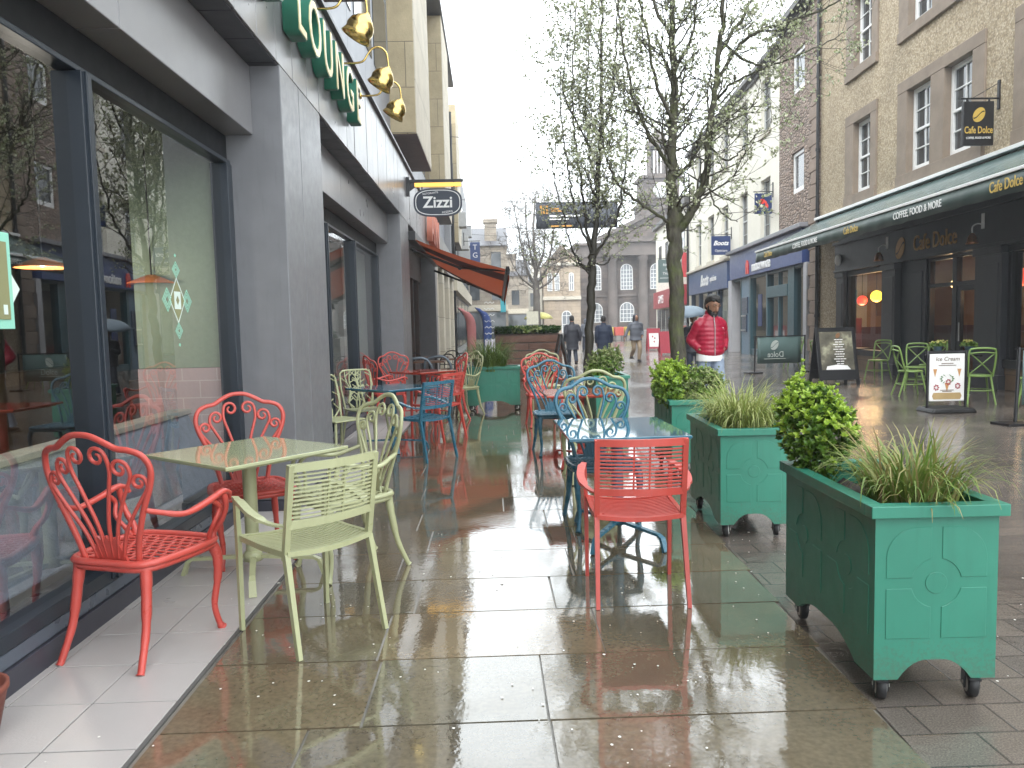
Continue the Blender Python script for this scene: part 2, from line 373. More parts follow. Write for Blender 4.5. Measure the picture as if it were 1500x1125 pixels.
def settsmat():
    m,nt,b=newmat('wet_setts')
    v=tc(nt); br=nd(nt,'ShaderNodeTexBrick',Scale=1.0); nt.links.new(v,br.inputs['Vector'])
    br.inputs['Brick Width'].default_value=.30; br.inputs['Row Height'].default_value=.19; br.inputs['Mortar Size'].default_value=.006; br.inputs['Mortar Smooth'].default_value=.4
    br.inputs['Color1'].default_value=(.150,.125,.106,1); br.inputs['Color2'].default_value=(.100,.087,.077,1); br.inputs['Mortar'].default_value=(.06,.052,.046,1); br.inputs['Bias'].default_value=-.1
    n=noise(nt,.9,6); rr=ramp(nt,n,[(.3,(.72,)*3),(.7,(1.22,)*3)]); c=mix(nt,1,br.outputs['Color'],rr.outputs[0],'MULTIPLY')
    sp=ramp(nt,noise(nt,160,2),[(.36,(.72,)*3),(.5,(1,)*3),(.66,(1.35,)*3)]); c=mix(nt,1,c,sp.outputs[0],'MULTIPLY')
    nt.links.new(c,b.inputs['Base Color'])
    w=noise(nt,.5,4); pr=ramp(nt,w,[(.36,(.07,)*3),(.66,(.26,)*3)]); nt.links.new(pr.outputs[0],b.inputs['Roughness']); b.inputs['Specular IOR Level'].default_value=.9
    a=nt.nodes.new('ShaderNodeMath'); a.operation='MULTIPLY_ADD'; a.inputs[1].default_value=-.8; nt.links.new(br.outputs['Fac'],a.inputs[0]); nt.links.new(noise(nt,40,5),a.inputs[2])
    b1=bumpn(nt,b,a.outputs[0],.22,.008)
    b2=nd(nt,'ShaderNodeBump',Strength=.25,Distance=.03); nt.links.new(noise(nt,4.5,3),b2.inputs['Height']); nt.links.new(b1.outputs[0],b2.inputs['Normal']); nt.links.new(b2.outputs[0],b.inputs['Normal'])
    return m
m_setts=settsmat()
g=MB().box(-3.0,13.5,-8,120,-.30,-.006); struct(g.build('ground_base',m_grout))
g=MB(); ys=[-8,2.0]+[2+i for i in range(1,8)]+[34,300]
for i in range(len(ys)-1):
    a,b=ys[i],ys[i+1]
    if a<34: g.quad((XE(a)+.004,a,0),(200,a,0),(200,b,0),(XE(b)+.004,b,0))
    else: g.quad((-200,a,0),(200,a,0),(200,b,0),(-200,b,0))
struct(g.build('road',m_setts))
m_tile=mat('pale_paving_tile',(.43,.40,.385),.32,.10,1.6,.1,90)
g=MB(); rt=random.Random(5)
for i,(x0,x1) in enumerate(((-2.26,-1.935),(-1.935,-1.605),(-1.605,-1.275))):
    for k in range(-8,46):
        y0=.17+k*.34; z=.008+rt.gauss(0,.0006)
        g.box(x0+.003,x1-.003,y0+.003,y0+.337,-.02,z)
struct(g.build('tile_strip',m_tile,bevel=.0015,seg=1))
g=MB().box(-2.3,-1.262,-3,15.9,-.018,.0035); struct(g.build('tile_bed',mat('tile_grout',(.10,.095,.09),.6)))
# fallen petals
g=MB(); rp=random.Random(11)
for i in range(1200):
    y=1.9+rp.random()**1.6*15; x=rp.uniform(-1.6,XE(y)+1.6); s=rp.uniform(.003,.0065)*(1.7 if rp.random()<.08 else 1); a=rp.random()*6.28; z=.0125 if x<-1.25 else .0085
    if mnoise.noise((x*.9,y*.6,3))<rp.uniform(-.35,.25): continue
    g.add([(x+s*cos(a+t)*rp.uniform(.7,1.1),y+s*sin(a+t),z+rp.uniform(0,.001)) for t in (0,1.2,2.5,3.8,5)],[(0,1,2,3,4)])
tag(g.build('fallen_petals',mat('petal_white',(.75,.74,.68),.5)),'tiny white blossom petals scattered over the wet paving','petals',kind='stuff')
# ---------------------------------------------------------------- furniture
GS='cast scroll back chairs of the terrace'; GL='slatted armchairs of the terrace'; GT='square bistro tables of the terrace'
LEAN=.20
def BP(x,t): return (x*.95,-.19-LEAN*t-.05*t*t+.55*x*x*min(1,t*2.2),.455+t)      # point on the back of a scroll chair
def scroll_parts(root,m,arms=True):
    b=MB()
    half=[(.150,-.01),(.175,.10),(.228,.24),(.276,.345),(.292,.425),(.268,.485),(.215,.510),(.165,.518),(.115,.545),(.055,.572),(0,.578)]
    full=half+[(-x,t) for x,t in half[::-1][1:]]
    pts=crom([(x,t,0) for x,t in full],5)
    b.tube([BP(p.x,p.y) for p in pts],.0145,8,.8,up=(0,1,0)); b.build('back_frame',m,root)
    b=MB()
    def rib(P,c,r0,a0,turn,s):
        Q=crom([(x,t,0) for x,t in P],6)
        for i in range(1,19):
            k=i/18; a=a0+turn*k; rr=r0*(1-.72*k); Q.append(Vector((c[0]+rr*cos(a),c[1]+rr*sin(a),0)))
        b.tube([BP(s*q.x,q.y) for q in Q],[.0095]*(len(Q)-8)+[.0095-.0005*j for j in range(8)],6,.9,up=(0,1,0))
    for s in (1,-1):
        rib([(.018,.02),(.030,.16),(.072,.31),(.106,.42),(.103,.485)],(.058,.480),.046,R(10),R(430),s)
        rib([(.045,.015),(.075,.15),(.135,.28),(.195,.385),(.198,.43)],(.155,.428),.043,R(5),R(430),s)
        rib([(.072,.010),(.115,.13),(.190,.24),(.262,.335),(.268,.365)],(.232,.368),.036,R(-5),R(430),s)
    b.prism([(-.10,-.012),(.10,-.012),(.078,.05),(.05,.115),(.02,.085),(0,.12),(-.02,.085),(-.05,.115),(-.078,.05)],lambda x,t,h:tuple(Vector(BP(x,t))+Vector((0,h,0))),-.006,.006)
    b.build('scrollwork',m,root)
    # seat: rim and woven bars
    b=MB(); out=[(-.19,-.205),(-.235,-.03),(-.242,.12),(-.215,.215),(-.10,.238),(0,.242),(.10,.238),(.215,.215),(.242,.12),(.235,-.03),(.19,-.205),(0,-.225)]
    C=crom([(x,y,.455) for x,y in out],4,True); C.append(C[0]); b.tube(C,.020,8,.85,cap=False)
    C2=[Vector((p.x*.985,p.y*.985,.432)) for p in C]; b.tube(C2,.013,6,1.2,cap=False)
    def wid(y): return .225 if y>-.02 else .185+.04*(y+.205)/.185
    ys=[-.165+.044*i for i in range(9)]
    for y in ys:
        w=wid(y); b.tube([(-w,y-.012,.458),(-w/2,y+.004,.455),(0,y+.010,.454),(w/2,y+.004,.455),(w,y-.012,.458)],.0085,6,.7)
    for j,y in enumerate(ys[:-1]):
        for i in range(-4,5):
            x=(i+(.5 if j%2 else 0))*.052
            if abs(x)<wid(y)-.01: b.tube([(x,y+.006,.455),(x+.006*(1 if i%2 else -1),y+.05,.455)],.0075,5,.7)
    b.build('seat',m,root)
    for s in (1,-1):
        P=crom([(s*.205,.195,.445),(s*.222,.222,.37),(s*.219,.222,.26),(s*.206,.205,.13),(s*.217,.222,.03),(s*.225,.235,.004)],5)
        b=MB().tube(P,[.027,.027,.025,.021,.017,.015,.0145,.018,.021],8); b.build('leg',m,root)
        P=crom([(s*.178,-.19,.445),(s*.186,-.203,.34),(s*.197,-.232,.17),(s*.212,-.285,.03),(s*.215,-.297,.004)],5)
        b=MB().tube(P,[.026,.025,.022,.018,.016,.0155,.020],8); b.build('leg',m,root)
        if arms:
            b=MB(); a0=Vector(BP(s*.236,.245))
            P=crom([a0,a0+Vector((s*.022,.05,-.02)),(s*.292,-.07,.650),(s*.302,.06,.668),(s*.305,.17,.695),(s*.300,.225,.683),(s*.293,.240,.655)],6)
            b.tube(P,[.015,.016,.018,.020,.020,.017,.013],8,.75)
            b.tube(crom([(s*.303,.185,.69),(s*.305,.20,.62),(s*.275,.20,.55),(s*.235,.195,.50),(s*.222,.19,.455)],5),[.015,.013,.015,.019],8)
            b.tube(crom([(s*.301,.10,.672),(s*.302,.155,.625),(s*.285,.135,.56),(s*.245,.15,.50),(s*.228,.165,.46)],5),[.012,.011,.013],6)
            b.build('armrest',m,root)
def slat_parts(root,m):
    b=MB(); w=.222; X=lambda t:-.205-.075*t/.40
    for s in (1,-1): b.tube([(s*w,-.195,.425),(s*w,X(0),.47),(s*w,X(.4),.865)],.0185,4,1,up=(0,1,0),sq=True,smooth=False)
    def rail(t,r,fl):
        y=X(t); b.tube(crom([(-w,y,.465+t),(-w/2,y-.026,.465+t),(0,y-.036,.465+t),(w/2,y-.026,.465+t),(w,y,.465+t)],4),r,4,fl,up=(0,0,1),sq=True,smooth=False)
    rail(.385,.013,2.0); rail(.125,.013,2.0); b.build('back_frame',m,root)
    b=MB()
    for i in range(11): rail(.158+i*.0192,.0062,.95)
    for xx in (-.04,.04): b.tube([(xx,X(.12)-.030,.575),(xx,X(.385)-.030,.86)],.006,4,1,sq=True,smooth=False)
    b.build('back_slats',m,root)
    b=MB()
    sag=lambda x,y: .462-.016*(1-(x/.22)**2)-.006*(1-(y/.22)**2)
    for s in (1,-1): b.tube([(s*.222,-.215,.455),(s*.228,0,.452),(s*.228,.225,.46)],.0165,4,1.2,sq=True,smooth=False)
    for yy in (-.212,.222): b.tube(crom([(-.222,yy,.457),(-.1,yy-.012,.446),(0,yy-.016,.443),(.1,yy-.012,.446),(.222,yy,.457)],3),.016,4,1,sq=True,smooth=False)
    for i in range(14):
        y=-.19+i*.029; b.tube(crom([(-.222,y,.462),(-.11,y-.014,sag(.11,y)),(0,y-.019,sag(0,y)),(.11,y-.014,sag(.11,y)),(.222,y,.462)],3),.0125,4,.42,sq=True,up=(0,0,1),smooth=False)
    b.build('seat',m,root)
    for s in (1,-1):
        MB().tube([(s*.222,-.205,.452),(s*.232,-.30,0)],[.018,.014],4,1.25,sq=True,smooth=False).build('leg',m,root)
        MB().tube([(s*.245,.205,.655),(s*.238,.215,.46),(s*.236,.225,0)],[.015,.016,.014],4,1.25,up=(0,1,0),sq=True,smooth=False).build('leg',m,root)
        b=MB(); b.tube(crom([(s*.225,-.222,.585),(s*.262,-.14,.592),(s*.285,-.03,.620),(s*.272,.10,.650),(s*.245,.215,.657)],4),[.014,.018,.030,.030,.022],4,.42,sq=True,smooth=False,up=(0,0,1)); b.build('armrest',m,root)
def table_parts(root,m,sx,sy):
    b=MB().box(-sx/2,sx/2,-sy/2,sy/2,.732,.752); b.build('table_top',{m_sage:m_sageT,m_blue:m_blueT}.get(m,m_redT),root,bevel=.004)
    b=MB().box(-sx/2+.05,sx/2-.05,-sy/2+.05,sy/2-.05,.715,.732); b.box(-.12,.12,-.12,.12,.700,.715); b.build('under_frame',m,root)
    b=MB().tube([(0,0,.10),(0,0,.70)],.040,12); b.build('column',m,root)
    b=MB()
    hx,hy=sx*.30,sy*.42
    for a,c in ((1,1),(1,-1),(-1,1),(-1,-1)):
        d=Vector((a*hx,c*hy,0)); n=d.normalized()
        b.tube([n*.02+Vector((0,0,.115)),d*.86+Vector((0,0,.100)),d*.93+Vector((0,0,.085)),d+Vector((0,0,.004))],[.026,.022,.026,.030],4,.55,sq=True,smooth=False)
    b.lathe([(.0,.09),(.055,.09),(.055,.13),(.043,.15),(.0,.15)],14); b.build('foot_cross',m,root)
def scroll(label,x,y,fx,fy,m,arms=True,sc_=1):
    o=thing('scroll_armchair' if arms else 'scroll_chair',label,'chair',(x,y,.004),face(fx,fy),GS); o.scale=(sc_,)*3
    scroll_parts(o,m,arms); return o
protoA=scroll('red cast scroll back armchair beside the shop window, nearest the camera',-1.64,3.47,.30,.95,m_red)
protoB=scroll('red cast scroll back chair without arms behind the sage table, against the grey pillar',-1.575,4.80,.46,-.89,m_red,False)
def sc2(label,x,y,fx,fy,m,p=None): return dup(p or protoA,(x,y,.004),face(fx,fy),label,GS,m)
sc2('sage green cast scroll back armchair on the far right side of the sage table',-.91,4.52,-.80,-.60,m_sage)
sc2('dark red cast scroll back chair close to the window, left of the red table top',-1.68,11.75,.85,.5,m_red)
sc2('red cast scroll back chair facing out in front of the second grey pillar',-1.62,12.95,.45,-.89,m_red,protoB)
sc2('red scroll back armchair right of the red table, in front of a sage one',-.72,11.80,-.9,-.3,m_red)
sc2('sage green scroll back armchair at the left end of the crosswise planter',-.52,12.38,-.80,-.60,m_sage)
sc2('blue cast scroll back chair pushed up behind the near blue table',.765,5.36,.10,-1,m_blue,protoB)
sc2('sage green cast scroll back chair back to back behind the near blue chair',.90,6.95,-.05,1,m_sage,protoB)
sc2('blue cast scroll back chair behind the red table, second blue one from the camera',.70,8.42,.12,-1,m_blue,protoB)
sc2('red cast scroll back armchair behind the second blue chair in the middle row',.72,10.75,.1,-1,m_red)
sc2('sage green scroll back chair farthest along the middle row, just above a red one',.84,12.3,.05,-1,m_sage,protoB)
def slat(label,x,y,fx,fy,m):
    o=thing('slatted_armchair',label,'chair',(x,y,.004),face(fx,fy),GL); slat_parts(o,m); return o
slatP=slat('sage green slatted armchair with its back to the camera at the near sage table',-.925,3.60,-.70,.71,m_sage)
def sl2(label,x,y,fx,fy,m): return dup(slatP,(x,y,.004),face(fx,fy),label,GL,m)
sl2('red slatted armchair with its back to the camera in front of the blue table',.745,3.99,.03,1,m_red)
sl2('blue slatted armchair at the left blue table near the window',-.80,8.33,-.76,.65,m_blue)
sl2('red slatted armchair behind the blue slatted one by the left row',-.74,9.72,-.82,.57,m_red)
def table(label,x,y,rz,sx,sy,m):
    o=thing('bistro_table',label,'table',(x,y,.004),rz,GT); table_parts(o,m,sx,sy); return o
table('sage green square metal table beside the shop window, nearest the camera',-1.455,4.43,R(52),.82,.82,m_sage)
table('blue square metal table beside the second window, between sage and blue chairs',-1.20,9.0,R(48),.80,.80,m_blue)
table('red square metal table before the second grey pillar',-1.12,12.2,R(45),.80,.80,m_red)
table('wet blue metal table mirroring the sky, behind the nearest red armchair',.825,5.0,R(1),.76,.96,m_blue)
table('red metal table between the sage and the blue scroll chairs of the middle row',.90,7.72,R(2),.78,.80,m_red)
# lattice chairs
def lattice(label,x,y,fx,fy,m):
    o=thing('lattice_chair',label,'chair',(x,y,.004),face(fx,fy),'branch lattice chairs by the second window')
    rl=random.Random(4); b=MB()
    Pb=lambda x,t:(x,-.20-.24*t,.45+t)
    w0,w1=.19,.215
    b.tube([Pb(*q) for q in ((-w0,0),(-w1,.25),(-w1+.01,.44),(-w1+.05,.475),(0,.48),(w1-.05,.475),(w1-.01,.44),(w1,.25),(w0,0))],.013,6); b.build('back_frame',m,o)
    b=MB()
    for i in range(7):
        x=-.165+.055*i; P=[(x*.6,0)]
        for k in range(1,7):
            x+=rl.uniform(-.035,.035); P.append((max(-.2,min(.2,x)),.08*k))
        b.tube([Pb(*p) for p in P],[.013,.008],5)
        for k in range(1,6):
            s=rl.choice((-1,1)); a=P[k]; b.tube([Pb(*a),Pb(max(-.205,min(.205,a[0]+s*.07)),min(.47,a[1]+rl.uniform(.03,.09)))],.008,5)
    b.build('branch_lattice',m,o)
    b=MB(); b.box(-.21,.21,-.21,.22,.435,.452); b.build('seat',m,o,bevel=.008)
    for sx in (1,-1):
        for sy in (1,-1): MB().tube([(sx*.18,sy*.18,.44),(sx*.22,sy*.22+(-.04 if sy<0 else 0),0)],[.017,.012],8).build('leg',m,o)
    return o
lattice('sage green chair with a branching lattice back, behind the left corner of the blue table',-1.60,9.42,.55,-.83,m_sage)
lattice('sage green branch lattice chair half hidden behind the first grey pillar',-1.74,8.42,.75,-.65,m_sage)
# ---------------------------------------------------------------- planters
GP='green wheeled planters along the terrace'
def planter(label,x,y,rz,sc_=1):
    o=thing('wheeled_planter',label,'planter',(x,y,.004),rz,GP); o.scale=(sc_,)*3
    L,Wd,z0,z1=.90,.455,.092,.715; hl,hw=L/2,Wd/2
    def edge(h,n=14):
        a=[(-h,z0),(-h+.13*h/.25*.5+.03,z0)]
        x0=-h+.095+.06*(h/.25-1); x1=-x0; hh=.075
        P=[(-h,z0),(x0,z0)]+[(x0+(x1-x0)*i/n,z0+hh*min(1,(1-abs(2*i/n-1)**2.6)*1.05)) for i in range(1,n)]+[(x1,z0),(h,z0)]
        return P
    b=MB()
    for s in (1,-1):
        P=edge(hw)+[(hw,z1),(-hw,z1)]; b.prism(P,lambda a,c,h:(a,s*(hl-h),c),0,.02)
        P=edge(hl-.0205)+[(hl-.0205,z1),(-hl+.0205,z1)]; b.prism(P,lambda a,c,h:(s*(hw-h),a,c),0.0005,.02)
    b.box(-hw+.02,hw-.02,-hl+.02,hl-.02,.19,.20); b.build('box',m_planter,o)
    # raised ornament: quarter panels round a ring, and the boss in its middle
    def motif(T,w,zb,zt):
        b=MB(); cz=(zb+zt)/2; g2=.020; rr=min(w*.5,.5*(zt-zb))*.50; hw_,hz=w/2,(zt-zb)/2
        for sx in (1,-1):
            for sz in (1,-1):
                n=8; P=[]
                a0=math.asin(min(1,g2/rr))
                for i in range(n+1):
                    a=a0+(PI/2-2*a0)*i/n; P.append((rr*cos(a),rr*sin(a)))
                P.append((g2,hz))
                if sz>0:
                    rc=min(hw_*.62,.15)
                    for i in range(n+1):
                        a=PI/2-PI/2*i/n; P.append((hw_-rc+rc*cos(a),hz-rc+rc*sin(a)))
                else: P.append((hw_,hz))
                P.append((hw_,g2))
                P=[(sx*p,cz+sz*q) for p,q in P]
                b.prism(P,T,-.0005,.0026)
        b.prism([(rr*.44*cos(2*PI*i/24),cz+rr*.44*sin(2*PI*i/24)) for i in range(24)],T,-.0005,.0026)
        return b
    for s in (1,-1):
        motif(lambda a,c,h:(a,s*(hl+h),c),Wd*.82,.250,.672).build('relief_panel',m_planter,o,bevel=.0014,seg=1)
        for q in (-.218,.218): motif(lambda a,c,h:(s*(hw+h),q+a,c),.375,.250,.672).build('relief_panel',m_planter,o,bevel=.0014,seg=1)
    b=MB(); t=.026; e=.033
    a1,a2=hw+t,hl+t; i1,i2=hw-e,hl-e
    for (x0,x1,y0,y1) in ((-a1,a1,-a2,-i2),(-a1,a1,i2,a2),(-a1,-i1,-i2,i2),(i1,a1,-i2,i2)): b.box(x0,x1,y0,y1,.712,.757)
    b.build('rim',m_planter,o,bevel=.003)
    rs=random.Random(2); b=MB(); N=10
    V=[(-i1-.012+(2*i1+.024)*i/N,-i2-.012+(2*i2+.024)*j/N,.655+rs.uniform(-.012,.02)) for j in range(N+1) for i in range(N+1)]
    b.add(V,[(j*(N+1)+i,j*(N+1)+i+1,(j+1)*(N+1)+i+1,(j+1)*(N+1)+i) for j in range(N) for i in range(N)],True); b.build('soil',m_grit,o)
    for sx in (1,-1):
        for sy in (1,-1):
            cx,cy=sx*(hw-.056),sy*(hl-.060); an=rs.uniform(-.4,.4); Mr=Matrix.Translation((cx,cy,0))@Matrix.Rotation(an,4,'Z')
            b=MB(); b.box(-.027,.027,-.027,.027,.118,.17,Mr)
            for q in (-.024,.024): b.box(q-.003,q+.003,-.028,.020,.035,.125,Mr)
            b.box(-.02,.02,-.075,-.03,.085,.092,Mr)
            cst=b.build('caster_fork',m_black,o)
            MW=Mr@Matrix.Translation((0,-.012,.052))@Matrix.Rotation(PI/2,4,'Y')
            w=MB(); w.lathe([(.030,-.018),(.046,-.018),(.052,-.012),(.052,.012),(.046,.018),(.030,.018)],18,MW); w.build('tyre',m_rubber,cst)
            w=MB(); w.lathe([(.0005,-.0195),(.034,-.0195),(.036,-.017),(.036,.017),(.034,.0195),(.0005,.0195)],18,MW); w.tube([MW@Vector((0,0,-.030)),MW@Vector((0,0,.030))],.007,8); w.build('wheel_hub',mat('pale_hub',(.62,.60,.56),.4,.15,20),cst)
    return o
pp=planter('green planter on casters nearest the camera, holding a clipped shrub and dry grass',1.635,3.125,R(-1.5))
for x,y,rz,s,l in ((1.73,5.31,R(-2),.97,'green planter on casters behind the nearest one, filled with pale striped grass'),(1.86,7.20,R(-2),.97,'green planter on casters with two variegated shrubs, in front of the mossy trunk'),
    (1.64,10.66,R(-1),.97,'green planter on casters with one light shrub, at the foot of the thinner trunk'),(.02,13.06,R(88),1.0,'green planter on casters standing crosswise on the walkway, with long trailing grass')):
    o=dup(pp,(x,y,.004),rz,l,GP); o.scale=(s,s,s)
# ---------------------------------------------------------------- plants
def grass(name,label,cx,cy,z,n,L,cols,seed,spread=.20,oy=1.0,lean=1.0,drop=1.0):
    rg=random.Random(seed); b=MB()
    for i in range(n):
        a=rg.random()*2*PI; r0=spread*math.sqrt(rg.random()); bx,by=r0*cos(a),r0*sin(a)*oy
        a2=a+rg.gauss(0,.6); l=L*rg.uniform(.45,1.1); cur=rg.uniform(.25,1.25)*lean; w=rg.uniform(.0028,.0058)
        th=rg.uniform(.02,.38); p=Vector((bx,by,0)); d2=Vector((cos(a2),sin(a2),0)); sd=Vector((-sin(a2),cos(a2),0)); vs=[]; K=6
        for k in range(K+1):
            t=k/K; ww=w*(1-t**2.2)+.0006; vs+= [p+sd*ww,p-sd*ww+Vector((0,0,.0018*(1-t)))]
            ang=th+cur*2.4*t**1.7*drop; p=p+(d2*sin(ang)+Vector((0,0,cos(ang))))*(l/K)
        b.add([(v.x+cx,v.y+cy,v.z+z) for v in vs],[(2*k,2*k+1,2*k+3,2*k+2) for k in range(K)],True)
    o=b.build(name,cols); tag(o,label,'plant','plants in the green planters'); return o
g_dry=leafmat('dry_sedge',(.33,.25,.11),(.19,.25,.055),(.11,.20,.03))
g_yel=leafmat('striped_sedge',(.34,.36,.11),(.24,.31,.07),(.46,.46,.20))
g_grn=leafmat('green_sedge',(.10,.17,.03),(.16,.22,.05),(.07,.13,.02))
grass('ornamental_grass','half dry tufted grass in front of the clipped shrub in the nearest planter',1.665,2.93,.655,520,.40,g_dry,1,.15,1.3,1.15)
grass('ornamental_grass','pale striped grass tuft filling the second planter from the camera',1.76,5.27,.64,1000,.44,g_yel,2,.18,1.7,1.25)
grass('ornamental_grass','long trailing grass in the planter standing crosswise',-.04,13.0,.67,760,.74,g_grn,3,.26,.7,1.1,1.1)
def rosette(b,p,d,rg,n,l,w):
    d=d.normalized(); u=d.orthogonal().normalized(); v=d.cross(u)
    a0=rg.random()*6.28
    for i in range(n):
        a=a0+i*2.4; e=rg.uniform(.25,1.1); q=(d*cos(e)+(u*cos(a)+v*sin(a))*sin(e)).normalized(); s=q.cross(d)
        if s.length<1e-3: continue
        s.normalize(); ll=l*rg.uniform(.7,1.2); ww=w*rg.uniform(.8,1.2); up=s.cross(q)*(.12*ll)
        b.add([p,p+q*ll*.5+s*ww+up,p+q*ll-up*.4,p+q*ll*.5-s*ww+up],[(0,1,2),(0,2,3)],True)
def shrub(label,cx,cy,z,lobes,n,m,seed,l=.042,w=.010,stems=6,top=None):
    rg=random.Random(seed); root=thing('shrub',label,'plant',(cx,cy,z),0,'plants in the green planters'); b=MB(); b2=MB()
    for i in range(n):
        lx,ly,lz,lr,lh=rg.choices(lobes,[q[3]**2 for q in lobes])[0]
        d=Vector((rg.gauss(0,1),rg.gauss(0,1),rg.gauss(.25,1))).normalized(); k=rg.uniform(.45,1.06)**.6
        p=Vector((lx+d.x*lr*k,ly+d.y*lr*k,lz+d.z*lh*k))
        if p.z<.02: continue
        tgt=b2 if (top and d.z>-.1 and k>.85 and rg.random()<.8) else b
        rosette(tgt,p,(d+Vector((0,0,.9))),rg,7,l,w)
    for i in range(34):
        lx,ly,lz,lr,lh=rg.choice(lobes); d=Vector((rg.gauss(0,.8),rg.gauss(0,.8),rg.uniform(.2,1.2))).normalized(); p=Vector((lx+d.x*lr*.9,ly+d.y*lr*.9,lz+d.z*lh*.9)); ax=(d+Vector((rg.gauss(0,.2),rg.gauss(0,.2),.8))).normalized(); ln=rg.uniform(.04,.11)
        for k in range(4): rosette(b2 if top else b,p+ax*ln*(k/3),ax,rg,5,l*(1-.12*k),w)
    b.build('foliage',m,root)
    if top: b2.build('new_growth',top,root)
    s=MB()
    for i in range(stems):
        lx,ly,lz,lr,lh=rg.choice(lobes); a=rg.random()*6.28
        s.tube([(rg.uniform(-.05,.05),rg.uniform(-.05,.05),-.02),(lx*.5+rg.uniform(-.03,.03),ly*.5,lz*.5),(lx+lr*.5*cos(a),ly+lr*.5*sin(a),lz+lh*.4)],[.008,.003],5)
    s.build('stems',mat('shrub_stems',(.06,.045,.03),.8),root); return root
lf_dark=leafmat('box_leaf',(.07,.15,.02),(.11,.21,.03),(.15,.26,.04),.35)
lf_lime=leafmat('lime_new_growth',(.36,.50,.06),(.44,.58,.10),(.28,.43,.05),.35,.3)
lf_var=leafmat('variegated_leaf',(.42,.46,.20),(.16,.25,.06),(.50,.50,.28),.4,.25)
lf_mid=leafmat('mid_green_leaf',(.12,.22,.03),(.20,.32,.05),(.26,.38,.10),.4)
shrub('lime green clipped shrub at the far end of the nearest planter',1.51,3.46,.655,[(0,0,.25,.145,.16),(-.08,.02,.28,.09,.12),(.07,-.02,.27,.11,.14),(-.06,.05,.42,.07,.09),(0,-.02,.12,.09,.12),(-.13,.0,.36,.05,.06),(.03,.02,.40,.07,.08)],1050,lf_dark,5,.032,.0085,9,lf_lime)
shrub('bright variegated shrub at the left end of the planter by the mossy trunk',1.70,7.05,.64,[(0,.05,.24,.18,.20),(-.08,-.1,.22,.12,.16),(0,-.05,.10,.12,.10)],800,lf_mid,6,.040,.011,6,lf_lime)
shrub('pale cream edged shrub at the right end of the planter by the mossy trunk',1.96,6.97,.64,[(0,0,.20,.18,.17),(.10,.1,.16,.14,.14),(-.06,0,.10,.12,.10)],800,lf_mid,7,.038,.010,6,lf_var)
shrub('light green upright shrub in the planter at the foot of the thinner trunk',1.58,10.52,.64,[(-.03,0,.22,.20,.20),(.12,.05,.25,.14,.20),(-.15,-.05,.12,.12,.12)],620,lf_mid,8,.048,.010,6,lf_var)
# rusty pot in the corner
o=thing('plant_pot','rusty brown tapered pot by the shop window at the left edge','pot',(-1.885,2.60,.008))
b=MB(); b.lathe([(.0,.002),(.085,.0),(.128,.19),(.134,.195),(.134,.215),(.122,.215),(.118,.19),(.0,.165)],28); b.build('pot_body',mat('rusty_terracotta',(.20,.055,.035),.6,.3,14,.2,60),o)
b=MB(); b.lathe([(.0,.178),(.118,.172)],20); b.build('soil',m_grit,o)
# ---------------------------------------------------------------- left: slate clad restaurant
def lm(n,c,**k): return mat(n,c,**k)
LB=thing('restaurant_building','grey metal clad restaurant front with large windows and stone bays above','building',(-2.0,4,0))
m_plinth=mat('plinth_paint',(.045,.045,.058),.35,.12,3)
m_sill=mat('sill_paint',(.085,.10,.125),.3,.1,3)
for a,c in ((-1.6,-.25),(6.0,7.36),(13.6,14.95)):
    b=MB(); g1=a+.56
    b.box(-2.75,-1.583,a,g1-.004,.10,3.497); b.box(-2.75,-1.583,g1+.004,c,.10,3.497); b.box(-2.7,-1.60,a+.02,c-.02,0,3.49)
    b.build('pillar',m_slate,LB,rel=True,bevel=.006)
    b=MB().box(-2.76,-1.575,a-.008,c+.008,0,.095); b.build('skirting',m_plinth,LB,rel=True)
b=MB(); rz_=random.Random(8); y=-1.6
while y<18.85:
    w=.47; b.box(-1.75,-1.58+rz_.uniform(-.003,.003),y+.005,min(y+w,18.9)-.005,3.50,4.555); y+=w
b.build('fascia',m_fascia,LB,rel=True,bevel=.004)
b=MB().box(-2.3,-1.592,-1.6,18.9,3.503,4.55); b.build('fascia_backing',m_joint,LB,rel=True)
b=MB()
for k in range(44): b.box(-2.35,-1.60,-1.6+k*.47+.004,-1.6+(k+1)*.47-.004,3.488,3.4985)
b.build('soffit',mat('soffit_panel',(.045,.045,.055),.4,.1,3),LB,rel=True)
b=MB().box(-2.3,-1.53,-1.6,18.92,4.56,4.60); b.build('coping',m_plinth,LB,rel=True,bevel=.004)
b=MB().box(-2.15,-1.66,-1.6,18.9,4.605,4.72); b.build('flashing',mat('pale_flashing',(.45,.45,.46),.35),LB,rel=True)
WINS=((-.25,6.0,(1.9,3.87)),(7.36,13.6,(9.3,11.15)))
